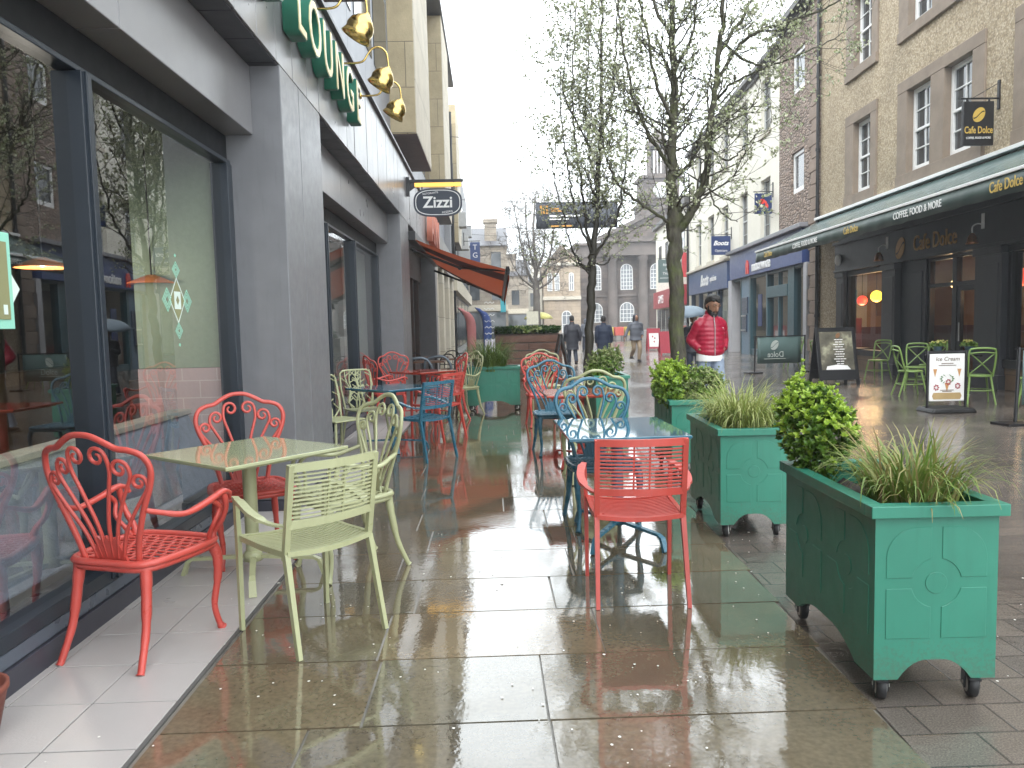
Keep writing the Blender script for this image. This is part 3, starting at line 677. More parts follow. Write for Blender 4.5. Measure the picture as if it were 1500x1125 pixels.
for a,c,mul in WINS:
    b=MB(); y=a
    ed=[a,a+2.08,a+4.16,c]
    for i in range(3): b.box(-2.12,-1.81,ed[i]+(.003 if i else 0),ed[i+1]-.003,2.97,3.486)
    b.build('bulkhead',m_fascia,LB,rel=True,bevel=.005)
    w=MB()
    MB().box(-2.13,-2.02,a,c,2.76,2.965).build('frame_head',m_headframe,LB,rel=True); w.box(-2.10,-1.995,a,c,2.745,2.775)
    for q in (a+.05,c-.05): w.box(-2.12,-1.985,q-.05,q+.05,.20,2.745)
    for q in mul: w.box(-2.12,-1.97,q-.045,q+.045,.20,2.745); w.box(-2.0,-1.955,q-.022,q+.022,.20,2.745)
    w.box(-2.13,-1.985,a,c,.185,.255)
    wf=w.build('window',m_darkframe,LB,rel=True,bevel=.004)
    g=MB(); ed=[a+.1,mul[0]-.045,mul[0]+.045,mul[1]-.045,mul[1]+.045,c-.1]
    for i in range(0,6,2): g.quad((-2.045,ed[i],.255),(-2.045,ed[i+1],.255),(-2.045,ed[i+1],2.745),(-2.045,ed[i],2.745))
    go=g.build('pane',m_glass,wf); 
    b=MB(); b.box(-2.4,-1.99,a,c,.115,.18); b.box(-2.4,-2.005,a,c,.18,.20); b.build('window_sill',m_sill,LB,rel=True,bevel=.004)
    b=MB(); b.box(-2.4,-1.975,a,c,0,.112); b.build('plinth',m_plinth,LB,rel=True,bevel=.003)
# interior shell
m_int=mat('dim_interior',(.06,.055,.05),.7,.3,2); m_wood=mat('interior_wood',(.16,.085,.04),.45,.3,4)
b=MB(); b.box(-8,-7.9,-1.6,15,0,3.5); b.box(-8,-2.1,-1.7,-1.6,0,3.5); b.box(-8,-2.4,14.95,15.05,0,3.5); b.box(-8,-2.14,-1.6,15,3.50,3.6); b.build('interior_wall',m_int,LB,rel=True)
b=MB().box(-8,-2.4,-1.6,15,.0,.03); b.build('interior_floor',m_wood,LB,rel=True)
m_green=mat('sage_wallpaper',(.30,.37,.26),.7,.08,30,.15,60)
b=MB().box(-2.77,-2.13,5.955,5.994,1.182,3.45); b.build('green_wall',m_green,LB,rel=True)
m_pink=brickmat('pink_tile',(.60,.46,.45),(.56,.43,.42),(.72,.62,.60),.27,.135,.004,.2,.15,rot=(PI/2,0,0),var=.05)
b=MB().box(-2.77,-2.13,5.935,5.994,.03,1.178); b.build('pink_tiles',m_pink,LB,rel=True)
b=MB().box(-2.9,-2.2,11.3,13.4,.25,2.75); b.build('frosted_screen',mat('pale_grey_screen',(.40,.42,.40),.6,.08,2),LB,rel=True)
b=MB(); b.box(-3.6,-3.5,7.5,11.0,.03,1.0); b.box(-5.0,-4.8,2,9,.03,1.1); b.build('counter',m_wood,LB,rel=True,bevel=.01)
# upper wall and stone bays
m_upper=mat('upper_grey_panel',(.21,.22,.255),.4,.1,.8)
b=MB()
b.box(-9,-2.0,-12,-1.4,0,12); 
yy=-1.4
while yy<34: b.box(-9,-2.0,yy+.006,min(yy+1.6,34)-.006,4.62,12); yy+=1.6
b.build('upper_wall',m_upper,LB,rel=True)
b=MB().box(-8.9,-2.02,-11.9,34,3.62,11.9); b.build('wall_core',m_joint,LB,rel=True)
m_bay=brickmat('buff_stone_cladding',(.50,.42,.28),(.42,.34,.21),(.20,.17,.12),1.10,.92,.010,.85,.35,rot=(PI/2,0,0),var=.22,ns=1.6)
m_bayF=brickmat('pale_stone_cladding',(.60,.55,.46),(.54,.48,.38),(.28,.25,.2),1.2,.92,.010,.85,.35,rot=(PI/2,0,PI/2),var=.15,ns=1.6)
m_soff=mat('brown_soffit',(.10,.07,.055),.6,.15,3)
for k in range(-1,4):
    a=5.87+10.2*k; c=a+3.8
    if k==-1: a,c=-4.3,-.5
    b=MB().box(-2.05,-1.47,a,c,5.50,11.95); bo=b.build('stone_bay',m_bay,LB,rel=True,bevel=.01)
    b=MB().box(-1.47,-1.452,a+.01,c-.01,5.51,11.94); b.build('bay_face',m_bayF,bo)
    b=MB().box(-2.04,-1.46,a+.02,c-.02,5.48,5.499); b.build('bay_soffit',m_soff,bo)
b=MB().box(-9,-1.40,-12,34,11.96,12.15); b.build('roof_edge',m_plinth,LB,rel=True)
# dark strip windows between fascia and bays
for k in range(4):
    a=10.0+10.2*(k-1)
    for q in range(3):
        for z in (6.2,9.3): MB().box(-2.01,-1.985,a+q*2.0,a+q*2.0+1.7,z,z+1.75).build('window',m_pane,LB,rel=True)
# banquette inside
m_ban=mat('grey_blue_plush',(.22,.25,.31),.85,.25,14,.6,70)
o=thing('banquette','mottled blue grey upholstered bench seen from behind inside the big window','bench',(-2.45,2.2,0))
b=MB()
T=lambda a,c,h:(a+2.45,h,c)
b.prism([(-2.19,.27),(-2.40,.82),(-2.50,.82),(-2.55,.30)],T,-2.3,3.75); b.build('backrest',m_ban,o,bevel=.02)
b=MB(); b.prism([(-2.375,.822),(-2.375,.86),(-2.52,.86),(-2.52,.822)],T,-2.3,3.76); b.build('top_rail',mat('pale_wood_rail',(.36,.34,.29),.5,.15,6),o,bevel=.006)
b=MB(); b.prism([(-2.56,.30),(-2.56,.46),(-3.0,.46),(-3.0,.30)],T,-2.3,3.75); b.build('seat',m_ban,o,bevel=.02)
b=MB(); b.prism([(-2.26,.0),(-2.26,.265),(-2.9,.265),(-2.9,.0)],T,-2.25,3.7); b.build('base',mat('bench_base',(.20,.21,.21),.6,.1,3),o)
# orange disc pendants hanging inside
for (px,py,X,l) in ((62,388,-3.0,'orange disc pendant lamp hanging inside the big window, nearest the left edge'),(222,412,-2.62,'orange disc pendant lamp hanging inside the window beside the green wall')):
    w=PX(px,py,1)-Vector((0,0,HC)); t=X/w.x; p=Vector((0,0,HC))+w*t
    o=thing('pendant_lamp',l,'lamp',p,0,'orange pendants inside the window')
    b=MB(); b.lathe([(.02,.05),(.05,.04),(.17,-.01),(.175,-.02),(.16,-.02),(.04,.03)],24); b.build('shade',mat('orange_shade',(.62,.20,.06),.5,.1,5),o)
    MB().tube([(0,0,.04),(0,0,3.4-p.z)],.006,5).build('cord',m_black,o)
    if X<-2.9:  # glowing bulb and fill light added to brighten the dark interior wall
        MB().ball((0,0,.012),.026).build('bulb',emit('added_bulb_glow',(1,.80,.55),2),o)
        l_=bpy.data.lights.new('added_fill_light','POINT'); l_.energy=13; l_.color=(1,.92,.80); l_.shadow_soft_size=.10; q=bpy.data.objects.new('added_fill_light',l_); COL.objects.link(q); q.parent=o; q.location=(0,0,-.12)
# window stickers: mint diamonds
m_mint=mat('mint_vinyl',(.30,.66,.52),.5,.05,5); m_olive=mat('olive_vinyl',(.26,.26,.13),.5,.05,5); m_pale=mat('pale_vinyl',(.70,.80,.74),.5,.05,5)
def sticker(label,yc,zc,s,wy=1):
    o=thing('window_sticker',label,'sticker',(-2.042,yc,zc))
    def dia(w,h,cy=0,cz=0,d=0): return MB().add([(d,cy-w,cz),(d,cy,cz-h),(d,cy+w,cz),(d,cy,cz+h)],[(0,1,2,3)])
    def rng(w,h,t,cy=0,cz=0,d=0):
        P=[(-1,0),(0,-1),(1,0),(0,1)]; b=MB(); v=[(d,cy+a*w,cz+c*h) for a,c in P]+[(d,cy+a*(w-t),cz+c*(h-t*h/w)) for a,c in P]
        return b.add(v,[(i,(i+1)%4,4+(i+1)%4,4+i) for i in range(4)])
    o.scale=(1,wy,1)
    rng(.062*s,.165*s,.006*s).build('outline',m_pale,o); 
    b=MB()
    for q in (-1,1):
        for k in range(3): b.add(rng(.03*s-.008*k*s,.06*s-.018*k*s,.0045*s,0,q*(.215)*s,.0005).v,[(i,(i+1)%4,4+(i+1)%4,4+i) for i in range(4)])
        for k in range(3): b.add(rng(.038*s-.010*k*s,.085*s-.022*k*s,.005*s,q*.078*s,0,.0005).v,[(i,(i+1)%4,4+(i+1)%4,4+i) for i in range(4)])
        b.add(dia(.008*s,.014*s,0,q*.315*s).v,[(0,1,2,3)])
    b.build('mint_diamonds',m_mint,o)
    b=MB(); b.add(dia(.052*s,.14*s,0,0,.0008).v,[(0,1,2,3)]); b.build('diamond_field',m_olive,o)
    b=MB(); b.add([(.0012,-.026*s,-.062*s),(.0012,.026*s,-.062*s),(.0012,.026*s,.062*s),(.0012,-.026*s,.062*s)],[(0,1,2,3)]); b.build('diamond_card',m_pale,o)
    b=MB(); b.add(dia(.013*s,.034*s,0,0,.0016).v,[(0,1,2,3)]); b.build('diamond_centre',m_olive,o)
p=PX(260,440,1); yc=-2.042/(p.x); pz=PX(260,440,yc).z
sticker('mint green and white diamond ornament stuck on the window pane before the green wall',yc,pz,.92,2.15)
# menu case behind the glass, far left
o=thing('menu_board','mint framed olive menu board in the window at the left edge of the photo','sign',(-2.02,2.865,1.685))
b=MB(); b.box(-.010,.012,.0,.37,-.20,.20); b.build('frame',m_mint,o,bevel=.003)
b=MB(); b.box(.0122,.016,.03,.34,-.16,.16); b.build('panel',m_olive,o)
b=MB(); b.add([(.004,.372,.04),(.004,.43,-.03),(.004,.372,-.10)],[(0,1,2)]); b.build('side_diamond',m_pale,o)
b=MB(); b.box(.0162,.018,.295,.32,-.14,-.10); b.build('printed_square',m_pale,o)
# lettering: O LOUNGE
m_letG=mat('green_letter_side',(.02,.15,.095),.4,.1,6); m_letF=mat('cream_gold_letter_face',(.80,.68,.40),.35,.15,10)
o=thing('letter_sign','raised green and cream gold letters on the grey fascia above the windows','sign',(-1.57,5.5,3.98))
def letter(ch,y,size,zc):
    sd=text(ch,size,(-1.51,y,zc),(0,1,0),(0,0,1),m_letG,o,'letter',ext=.06,sx=.92,bev=.010)
    t=text(ch,size,(-1.446,y,zc),(0,1,0),(0,0,1),m_letF,None,'letter_face',ext=.004,sx=.92)
    t.parent=sd
for ch,y in zip('O',(5.55,)): letter(ch,y,.64,4.0)
for ch,y in zip('LOUNGE',(6.22,6.70,7.22,7.76,8.30,8.82)): letter(ch,y,.64,4.0)
# swan neck lamps
m_bulb=mat('lamp_inside',(.85,.68,.25),.3,.1,10,0,60,.6)
for i,(y,l) in enumerate(((5.72,'brass swan neck lamp at the top edge of the photo, nearest the camera'),(7.13,'large brass swan neck lamp over the letters O and U, second from the camera'),(8.55,'brass swan neck lamp over the letters N and G, third from the camera'),(9.72,'smallest brass swan neck lamp, past the end of the lettering'))):
    o=thing('swan_neck_lamp',l,'lamp',(-1.58,y,4.37),0,'brass lamps over the fascia letters')
    b=MB(); b.tube(crom([(0,0,0),(.14,0,.0),(.24,0,.02),(.30,0,.10),(.36,0,.16),(.44,0,.16),(.50,0,.10),(.515,0,.0),(.515,0,-.06)],6),.012,8); b.lathe([(.0,.0),(.04,.0),(.04,.02),(.0,.03)],12,Matrix.Rotation(PI/2,4,'Y')); b.build('arm',m_brass,o)
    Ms=Matrix.Translation((.515,0,-.06))@Matrix.Rotation(R(30),4,'Y')
    b=MB(); b.lathe([(.018,.02),(.03,.0),(.075,-.035),(.115,-.085),(.128,-.135),(.120,-.175),(.142,-.225),(.138,-.226),(.112,-.172),(.11,-.09),(.03,-.02)],22,Ms); b.build('shade',m_brass,o)
    b=MB(); b.ball((0,0,0),.045); b.v=[tuple(Ms@Vector((p[0],p[1],p[2]-.13))) for p in b.v]; b.build('bulb',m_bulb,o)
# Zizzi hanging sign
o=thing('hanging_sign','dark oval hanging sign with a white name under an orange lit strip','sign',(-1.58,14.85,4.0))
b=MB(); b.box(0,1.10,-.03,.03,.26,.31); b.box(.0,.06,-.05,.05,.0,.36); b.prism([(0,.26),(.30,.26),(0,.05)],lambda a,c,h:(a,h,c),-.01,.01); b.build('bracket',m_black,o)
b=MB().box(.16,1.06,-.045,.045,.175,.245); b.build('light_strip',emit('amber_strip',(.95,.52,.10),.55),o)
b=MB()
for q in (.3,.92): b.box(q-.012,q+.012,-.015,.015,.12,.26)
b.build('hanger',m_black,o)
def oval(w,h,n=48): return [(.60+w*math.copysign(abs(cos(2*PI*i/n))**.62,cos(2*PI*i/n)),-.13+h*math.copysign(abs(sin(2*PI*i/n))**.72,sin(2*PI*i/n))) for i in range(n)]
Tz=lambda a,c,h:(a,h,c)
m_zn=mat('sign_navy',(.018,.026,.045),.4,.1,5)
b=MB(); b.prism(oval(.47,.27),Tz,-.028,.028); bo=b.build('board',m_zn,o)
b=MB(); A=oval(.435,.24); B=oval(.42,.227); b.add([(a,-.030,c) for a,c in A]+[(a,-.030,c) for a,c in B],[(i,(i+1)%48,48+(i+1)%48,48+i) for i in range(48)]); b.build('border',m_white,o)
text('Zizzi',.30,(-1.58+.60,14.85-.032,4.0-.135),(1,0,0),(0,0,1),m_white,o,ext=.003,bev=.006)
text('RISTORANTE',.052,(-1.58+.46,14.85-.032,4.0+.045),(1,.0,.12),(-.12,0,1),m_white,o,ext=.002)
text('PIZZERIA',.052,(-1.58+.78,14.85-.032,4.0-.315),(1,.0,.15),(-.15,0,1),m_white,o,ext=.002)
# orange awning
def awnmat():
    m,nt,b=newmat('orange_striped_canvas'); sx=nt.nodes.new('ShaderNodeSeparateXYZ'); nt.links.new(tc(nt),sx.inputs[0])
    mo=nt.nodes.new('ShaderNodeMath'); mo.operation='FRACT'; dv=nt.nodes.new('ShaderNodeMath'); dv.operation='MULTIPLY_ADD'; dv.inputs[1].default_value=1/4.9; dv.inputs[2].default_value=-.1837
    nt.links.new(sx.outputs[1],dv.inputs[0]); nt.links.new(dv.outputs[0],mo.inputs[0])
    rr=nt.nodes.new('ShaderNodeValToRGB'); rr.color_ramp.interpolation='CONSTANT'; e=rr.color_ramp.elements
    e[0].position=0; e[0].color=(.030,.010,.009,1); e[1].position=.25; e[1].color=(.33,.075,.035,1); nt.links.new(mo.outputs[0],rr.inputs[0])
    n=ramp(nt,noise(nt,60,4),[(.3,(.8,)*3),(.7,(1.15,)*3)]); c=mix(nt,1,rr.outputs[0],n.outputs[0],'MULTIPLY'); nt.links.new(c,b.inputs['Base Color']); b.inputs['Roughness'].default_value=.85
    t=nt.nodes.new('ShaderNodeBsdfTranslucent'); nt.links.new(c,t.inputs[0]); mx=nt.nodes.new('ShaderNodeMixShader'); mx.inputs[0].default_value=.4
    nt.links.new(b.outputs[0],mx.inputs[1]); nt.links.new(t.outputs[0],mx.inputs[2]); nt.links.new(mx.outputs[0],nt.nodes['Material Output'].inputs[0]); return m
o=thing('striped_awning','orange awning with dark stripes reaching over the terrace beyond the second grey pillar','awning',(-1.58,15.1,3.3))
m_awn=awnmat(); b=MB(); N=14; K=10
L=6.6
def AW(i,j):
    t=i/K; y=L*j/N; z=-.05-.68*t-.10*sin(PI*t)*.5-.36*t*y/L; return (1.93*t+.0,y,z)
b.add([AW(i,j) for j in range(N+1) for i in range(K+1)],[(j*(K+1)+i,j*(K+1)+i+1,(j+1)*(K+1)+i+1,(j+1)*(K+1)+i) for j in range(N) for i in range(K)],True); b.build('canvas',m_awn,o)
b=MB(); b.tube([AW(K,0),AW(K,N)],.05,8); b.tube([(AW(K,0)[0],-.03,AW(K,0)[2]+.06),(AW(K,0)[0],-.03,AW(K,0)[2]-.10)],.035,6); b.build('front_bar',m_black,o)
b=MB(); ft=[AW(K,j) for j in range(N+1)]
v=[(a[0]+.02,a[1],a[2]-.03) for a in ft]+[(a[0]+.03,a[1],a[2]-.17-.02*(j%2)) for j,a in enumerate(ft)]
b.add(v,[(j,j+1,N+2+j,N+1+j) for j in range(N)]); b.build('valance',m_awn,o)
b=MB(); b.add([(a[0]+.0315,a[1],a[2]-.15-.02*(j%2)) for j,a in enumerate(ft)]+[(a[0]+.032,a[1],a[2]-.185-.02*(j%2)) for j,a in enumerate(ft)],[(j,j+1,N+2+j,N+1+j) for j in range(N)]); b.build('valance_trim',m_white,o)
for q in (.35,L-.4):
    b=MB(); e=AW(K,int(q/L*N)); mid=Vector((.95,q+.35,-.62)); b.tube([(0,q,-.25),mid],.032,6); b.tube([mid,(e[0],q,e[2])],.026,6); b.ball(tuple(mid),.05); b.build('folding_arm',m_black,o)
b=MB().box(-.02,.12,-.05,L+.05,-.12,.06); b.build('cassette',m_black,o,bevel=.01)
# Zizzi frontage beneath
Z=thing('bistro_frontage','dark timber bistro front with tall doors under the orange awning','shopfront',(-2.2,18,0))
m_dwood=mat('dark_brown_joinery',(.060,.028,.018),.4,.3,5)
b=MB().box(-3.2,-3.1,15.06,22.3,0,3.49); b.build('back_wall',m_int,Z,rel=True)
b=MB(); 
for q in (15.1,16.6,18.2,19.8,21.2): b.box(-2.15,-2.03,q,q+.14,0,2.75)
b.box(-2.15,-2.03,15.1,22.3,2.75,3.48); b.box(-2.14,-2.04,16.74,18.2,0,.5); b.box(-2.14,-2.04,19.94,21.2,0,.5); b.build('joinery',m_dwood,Z,rel=True,bevel=.008)
b=MB(); b.quad((-2.09,15.24,0),(-2.09,22.2,0),(-2.09,22.2,2.75),(-2.09,15.24,2.75)); b.build('pane',m_glass,Z,rel=True)
b=MB(); b.box(-2.2,-1.62,22.3,23.0,0,3.48); b.build('pier',m_slate,Z,rel=True,bevel=.01)
b=MB(); b.box(-2.0,-1.98,17.0,17.6,.7,1.9); b.build('notice_panel',mat('pale_grey_panel',(.35,.37,.40),.5),Z,rel=True)
# salmon channel letters
o=thing('coral_letters','tall coral letters standing on the fascia above the orange awning','sign',(-1.56,19.6,3.5))
for k,(ch,y) in enumerate(zip('ANN',(19.5,20.5,21.5))): text(ch,1.15,(-1.50,y,3.98),(0,1,0),(0,0,1),mat('coral_letter',(.62,.22,.15),.5),o,'letter',ext=.07,bev=.012)
# next buildings on the left
o=thing('stone_shop_building','buff stone shop building after the slate clad restaurant, with shutters and piers','building',(-2,27,0))
b=MB(); b.box(-9,-2.25,18.95,34,0,3.5); b.build('wall',m_joint,o,rel=True)
b=MB(); b.box(-2.4,-1.62,18.92,34,3.5,4.5); b.build('fascia',mat('grey_stone_fascia',(.33,.32,.31),.7,.1,2),o,rel=True,bevel=.01)
for q in (23.3,26.5,30,33.2): MB().box(-2.3,-1.66,q,q+.8,0,3.5).build('pier',m_bayF,o,rel=True,bevel=.01)
for q in (24.2,27.4,30.9): MB().box(-2.26,-2.16,q,q+2.2,0,3.2).build('shutter',mat('grey_shutter',(.28,.30,.33),.45,.08,20,.1,8),o,rel=True)
o=thing('unseen_terrace','unseen plain terrace added beyond the chimney house for the window reflections','building',(-8,90,0))  # hidden block, added so the bank panes reflect walls instead of sky
MB().box(-16,-2.6,72,125,0,9).build('wall',mat('unseen_terrace_wall',(.28,.26,.23),.85,.2,.5),o,rel=True)
for q in range(9):
    for z in (1.0,4.2,6.6): MB().box(-2.62,-2.55,73+q*5.5,75+q*5.5,z,z+1.6).build('window',m_pane,o,rel=True)
MB().box(-16,-2.4,72,125,9,9.4).build('roof',m_plinth,o,rel=True)
o=thing('grey_terrace_building','grey upper terrace building on the left with projecting cooler boxes','building',(-2,47,0))
b=MB(); b.box(-9,-1.75,34.05,60,0,11.2); b.build('wall',mat('grey_terrace_wall',(.30,.30,.31),.8,.15,1),o,rel=True)
for q in range(8):
    for z in (4.2,7.2): MB().box(-1.78,-1.70,35+q*3.1,36.6+q*3.1,z,z+1.9).build('window',m_pane,o,rel=True)
for q,z in ((36.9,6.3),(39.8,5.5),(43,5.2),(47,7)): MB().box(-1.75,-1.1,q,q+.9,z,z+.7).build('cooler_box',mat('cooler_grey',(.42,.42,.42),.5),o,rel=True,bevel=.03)
for q in range(5): MB().box(-1.78,-1.71,34.6+q*5.1,38.8+q*5.1,.4,2.9).build('shop_window',m_pane,o,rel=True)
b=MB().box(-1.9,-1.5,34.05,60,3.1,3.8); b.build('fascia',mat('cream_fascia',(.55,.50,.40),.6),o,rel=True)
b=MB(); b.tube([(-1.62,34.3,0),(-1.62,34.3,11)],.06,8); b.build('downpipe',m_black,o,rel=True)
# projecting shop signs on the left
def blade(label,c,w,h,m,txts,bracket=True,d=.05,side=1):
    """double sided board across the street; c = centre"""
    o=thing('projecting_sign',label,'sign',c,0,'signs projecting over the street')
    MB().box(-w/2,w/2,-d/2,d/2,-h/2,h/2).build('board',m,o,bevel=.006)
    for s,size,x,z,mm in txts: text(s,size,(x,-d/2-.003,z),(1,0,0),(0,0,1),mm,o,rel=False,ext=.002)
    if bracket:
        b=MB(); x=side*(w/2+.30); b.tube([(x,0,h/2+.06),(-side*(w/2+.02),0,h/2+.06)],.018,6); b.tube([(x-.02*side,0,h/2+.45),(x-.02*side,0,h/2-.15)],.02,6)
        for q in (-w*.35,w*.35): b.tube([(q,0,h/2+.06),(q,0,h/2)],.008,5)
        b.build('bracket',m_black,o)
    return o
blade('blue upright sign with white letters T and G on the left terrace',PX(696,371,35),.45,1.0,m_blueSign,(('T',.34,0,.26,m_white),('G',.34,0,-.10,m_white)),True,.06,-1)
blade('small turquoise sign low on the left side far down the street',PX(737,447,46),.32,.85,mat('turquoise_sign',(.06,.42,.50),.5),(),False,.05,-1)
# feather flags
def feather(label,px,py0,py1,Y,m,w):
    p=PX(px,py1,Y); h=PX(px,py0,Y).z; o=thing('feather_flag',label,'flag',(p.x,Y,0))
    b=MB(); pts=[(0,0,.05),(0,0,h*.6),(-.06,0,h*.85),(-.28,0,h)]; C=crom(pts,6); b.tube(C,.014,6); b.box(-.22,.22,-.22,.22,0,.05); b.build('pole',m_black,o)
    b=MB(); v=[]
    for i,q in enumerate(C):
        t=i/(len(C)-1); ww=w*(.75+.25*sin(PI*t)) if t<.85 else w*.6
        v+=[(q.x+.01,-.004,max(.35,q.z)),(q.x+.01+ww,.05*sin(7*t),max(.35,q.z-.05*t))]
    b.add(v,[(2*i,2*i+1,2*i+3,2*i+2) for i in range(len(C)-1)],True); so_=b.build('sail',m,o); so_.modifiers.new('thick','SOLIDIFY').thickness=.006
    return o
feather('faded pink feather flag leaning by the left shops',684,450,500,24,mat('pink_flag',(.52,.20,.20),.7),.30)
o=feather('blue feather flag with white script and a pale foot by the left shops',708,450,490,27,mat('blue_flag',(.05,.09,.28),.7),.30)
b=MB()
for k in range(7): b.tube(crom([(.06+.07*j,-.02,.95+k*.22+.05*((j+k)%2)) for j in range(6)],4),.012,4)
b.build('script_marks',m_white,o)
MB().box(.05,.65,-.05,.0,.1,.95).build('white_board',mat('lilac_board',(.66,.62,.72),.5),o,bevel=.01)
# bistro furniture under the awning
mk=mat('dark_bistro_paint',(.02,.018,.018),.4); mt_=mat('brown_table_top',(.16,.075,.04),.35,.3,6)
for i,(x,y,l) in enumerate(((-1.35,16.2,'small brown topped table under the awning, nearest the second grey pillar'),(-.85,17.3,'small brown topped table under the awning, nearest the walkway'),(-1.40,18.6,'small brown topped table under the awning, farthest from the camera'))):
    o=thing('small_table',l,'table',(x,y,.008),0,'brown tables under the awning')
    MB().box(-.33,.33,-.33,.33,.70,.735).build('table_top',mt_,o,bevel=.005)
    b=MB(); b.tube([(0,0,0),(0,0,.70)],.03,8); b.lathe([(.0,.0),(.22,.0),(.20,.03),(.04,.06),(.0,.06)],16); b.build('pedestal',mk,o)
CH=None
for i,(x,y,a,l) in enumerate(((-1.05,15.75,2.6,'dark bistro chair in front of the first brown table'),(-1.62,17.2,-.6,'dark bistro chair by the doors under the awning'),(-.72,16.55,.4,'dark bistro chair at the walkway side under the awning'),(-1.0,18.0,3.0,'dark bistro chair in the back row under the awning'))):
    if CH is None:
        CH=o=thing('bistro_chair',l,'chair',(x,y,.008),a,'dark chairs under the awning')
        MB().lathe([(.0,.44),(.19,.44),(.20,.455),(.0,.465)],16).build('seat',mt_,o)
        b=MB(); b.tube(crom([(-.18,-.16,.46),(-.19,-.20,.72),(-.10,-.22,.86),(.10,-.22,.86),(.19,-.20,.72),(.18,-.16,.46)],5),.013,6); b.tube([(-.18,-.2,.66),(0,-.235,.66),(.18,-.2,.66)],.02,5,.5); b.build('backrest',mk,o)
        for s in (1,-1):
            for q in (1,-1): MB().tube([(s*.14,q*.14,.44),(s*.19,q*.2,0)],.014,6).build('leg',mk,o)
    else: dup(CH,(x,y,.008),a,l)
for i,(x,l) in enumerate(((-1.50,'grey steel hoop stand against the second pillar'),(-1.15,'grey steel hoop stand nearer the walkway'))):
    b=MB(); b.tube(crom([(x-.28,15.25+i*.6,0),(x-.28,15.25+i*.6,.62),(x-.2,15.25+i*.6,.80),(x+.1,15.25+i*.6,.84),(x+.25,15.25+i*.6,.70),(x+.28,15.25+i*.6,.5),(x+.28,15.25+i*.6,0)],5),.03,8)
    tag(b.build('hoop_stand',mat('grey_steel_tube',(.16,.19,.22),.35,.1,5,0,60,.5)),l,'barrier','steel hoops by the awning')
# ---------------------------------------------------------------- right side
def plane(a,bb):
    k=math.sqrt(1+bb*bb); n=(-1/k,bb/k)
    return lambda u,z,d:(a+bb*u+n[0]*d,u+n[1]*d,z)
FC=plane(9.225,.045); FN=plane(8.41,.08)
DC=Vector((-.045,-1,0)).normalized(); DN=Vector((-.08,-1,0)).normalized(); UP=(0,0,1)
def sash(F,parent,u0,u1,z0,z1,cols=2,rows=2,d=-.16,two=True,mf=m_white,fr=.06,bar=.022):
    b=MB(); zm=(z0+z1)/2
    b.fbox(F,u0,u0+fr,z0,z1,d-.05,d+.03); b.fbox(F,u1-fr,u1,z0,z1,d-.05,d+.03); b.fbox(F,u0+fr,u1-fr,z1-fr,z1,d-.05,d+.03); b.fbox(F,u0+fr,u1-fr,z0,z0+fr*1.4,d-.05,d+.045)
    if two: b.fbox(F,u0+fr,u1-fr,zm-.03,zm+.03,d-.05,d+.035)
    for i in range(1,cols): q=u0+fr+(u1-u0-2*fr)*i/cols; b.fbox(F,q-bar/2,q+bar/2,z0+fr*1.4,z1-fr,d-.04,d+.01)
    parts_=((z0+fr*1.4,zm-.03),(zm+.03,z1-fr)) if two else ((z0+fr,z1-fr),)
    for a,c in parts_:
        for i in range(1,rows): q=a+(c-a)*i/rows; b.fbox(F,u0+fr,u1-fr,q-bar/2,q+bar/2,d-.04,d+.012)
    w=b.build('window',mf,parent,rel=True,bevel=.004,seg=1)
    g=MB(); g.quad(F(u0+fr*.5,z0+fr*.5,d-.02),F(u1-fr*.5,z0+fr*.5,d-.02),F(u1-fr*.5,z1-fr*.5,d-.02),F(u0+fr*.5,z1-fr*.5,d-.02)); g.build('pane',m_pane,w)
    return w
def pebble():
    m,nt,b=newmat('pebbledash'); v=nd(nt,'ShaderNodeTexVoronoi',Scale=26.0); nt.links.new(tc(nt),v.inputs['Vector'])
    rr=ramp(nt,v.outputs['Color'],[(.15,(.33,.255,.165)),(.45,(.48,.385,.25)),(.8,(.60,.50,.36))])
    n=ramp(nt,noise(nt,.7,5),[(.3,(.84,)*3),(.7,(1.1,)*3)]); c=mix(nt,1,rr.outputs[0],n.outputs[0],'MULTIPLY')
    vr=ramp(nt,v.outputs['Distance'],[(.1,(1,)*3),(.62,(.66,)*3)]); c=mix(nt,1,c,vr.outputs[0],'MULTIPLY')
    nt.links.new(c,b.inputs['Base Color']); b.inputs['Roughness'].default_value=.85
    bumpn(nt,b,v.outputs['Distance'],-.9,.02) if False else bumpn(nt,b,noise(nt,24,4),.9,.02); return m
m_peb=pebble()
CB=thing('cafe_building','tan pebbledashed building with brown stone window surrounds above a charcoal cafe front','building',(10,15,0))
def surround_wins(groups):
    ops=[]; trim=MB(); 
    for (u0,u1,z0,z1,ins) in groups:
        ops.append((u0+.16,u1-.16,z0+.16,z1-.16))
    return ops
G1=[(19.6,21.5,4.6,7.08,((19.94,20.98),)),(15.0,18.5,4.6,7.08,((15.42,16.45),(17.0,18.04))),(11.9,14.1,4.6,7.08,((12.4,13.6),)),(7.4,10.9,4.6,7.08,((7.8,8.9),(9.4,10.5)))]
G2=[(a,b_,8.0,10.4,i) for a,b_,_,_,i in G1]
ops=[]
for a,c,z0,z1,ins in G1+G2: ops.append((a+.2,c-.2,z0+.2,z1-.2))
b=MB(); wall_open(b,FC,5.5,23.35,4.45,12.2,ops,.05); wall_open(b,FC,21.95,23.35,0,4.45,[],.05); b.fbox(FC,5.5,23.35,3.7,12.2,-8,-.40); b.fbox(FC,21.9,23.35,0,3.7,-.4,-.02); b.fbox(FC,5.5,23.35,12.2,12.5,-8,.35); b.build('wall',m_peb,CB,rel=True)
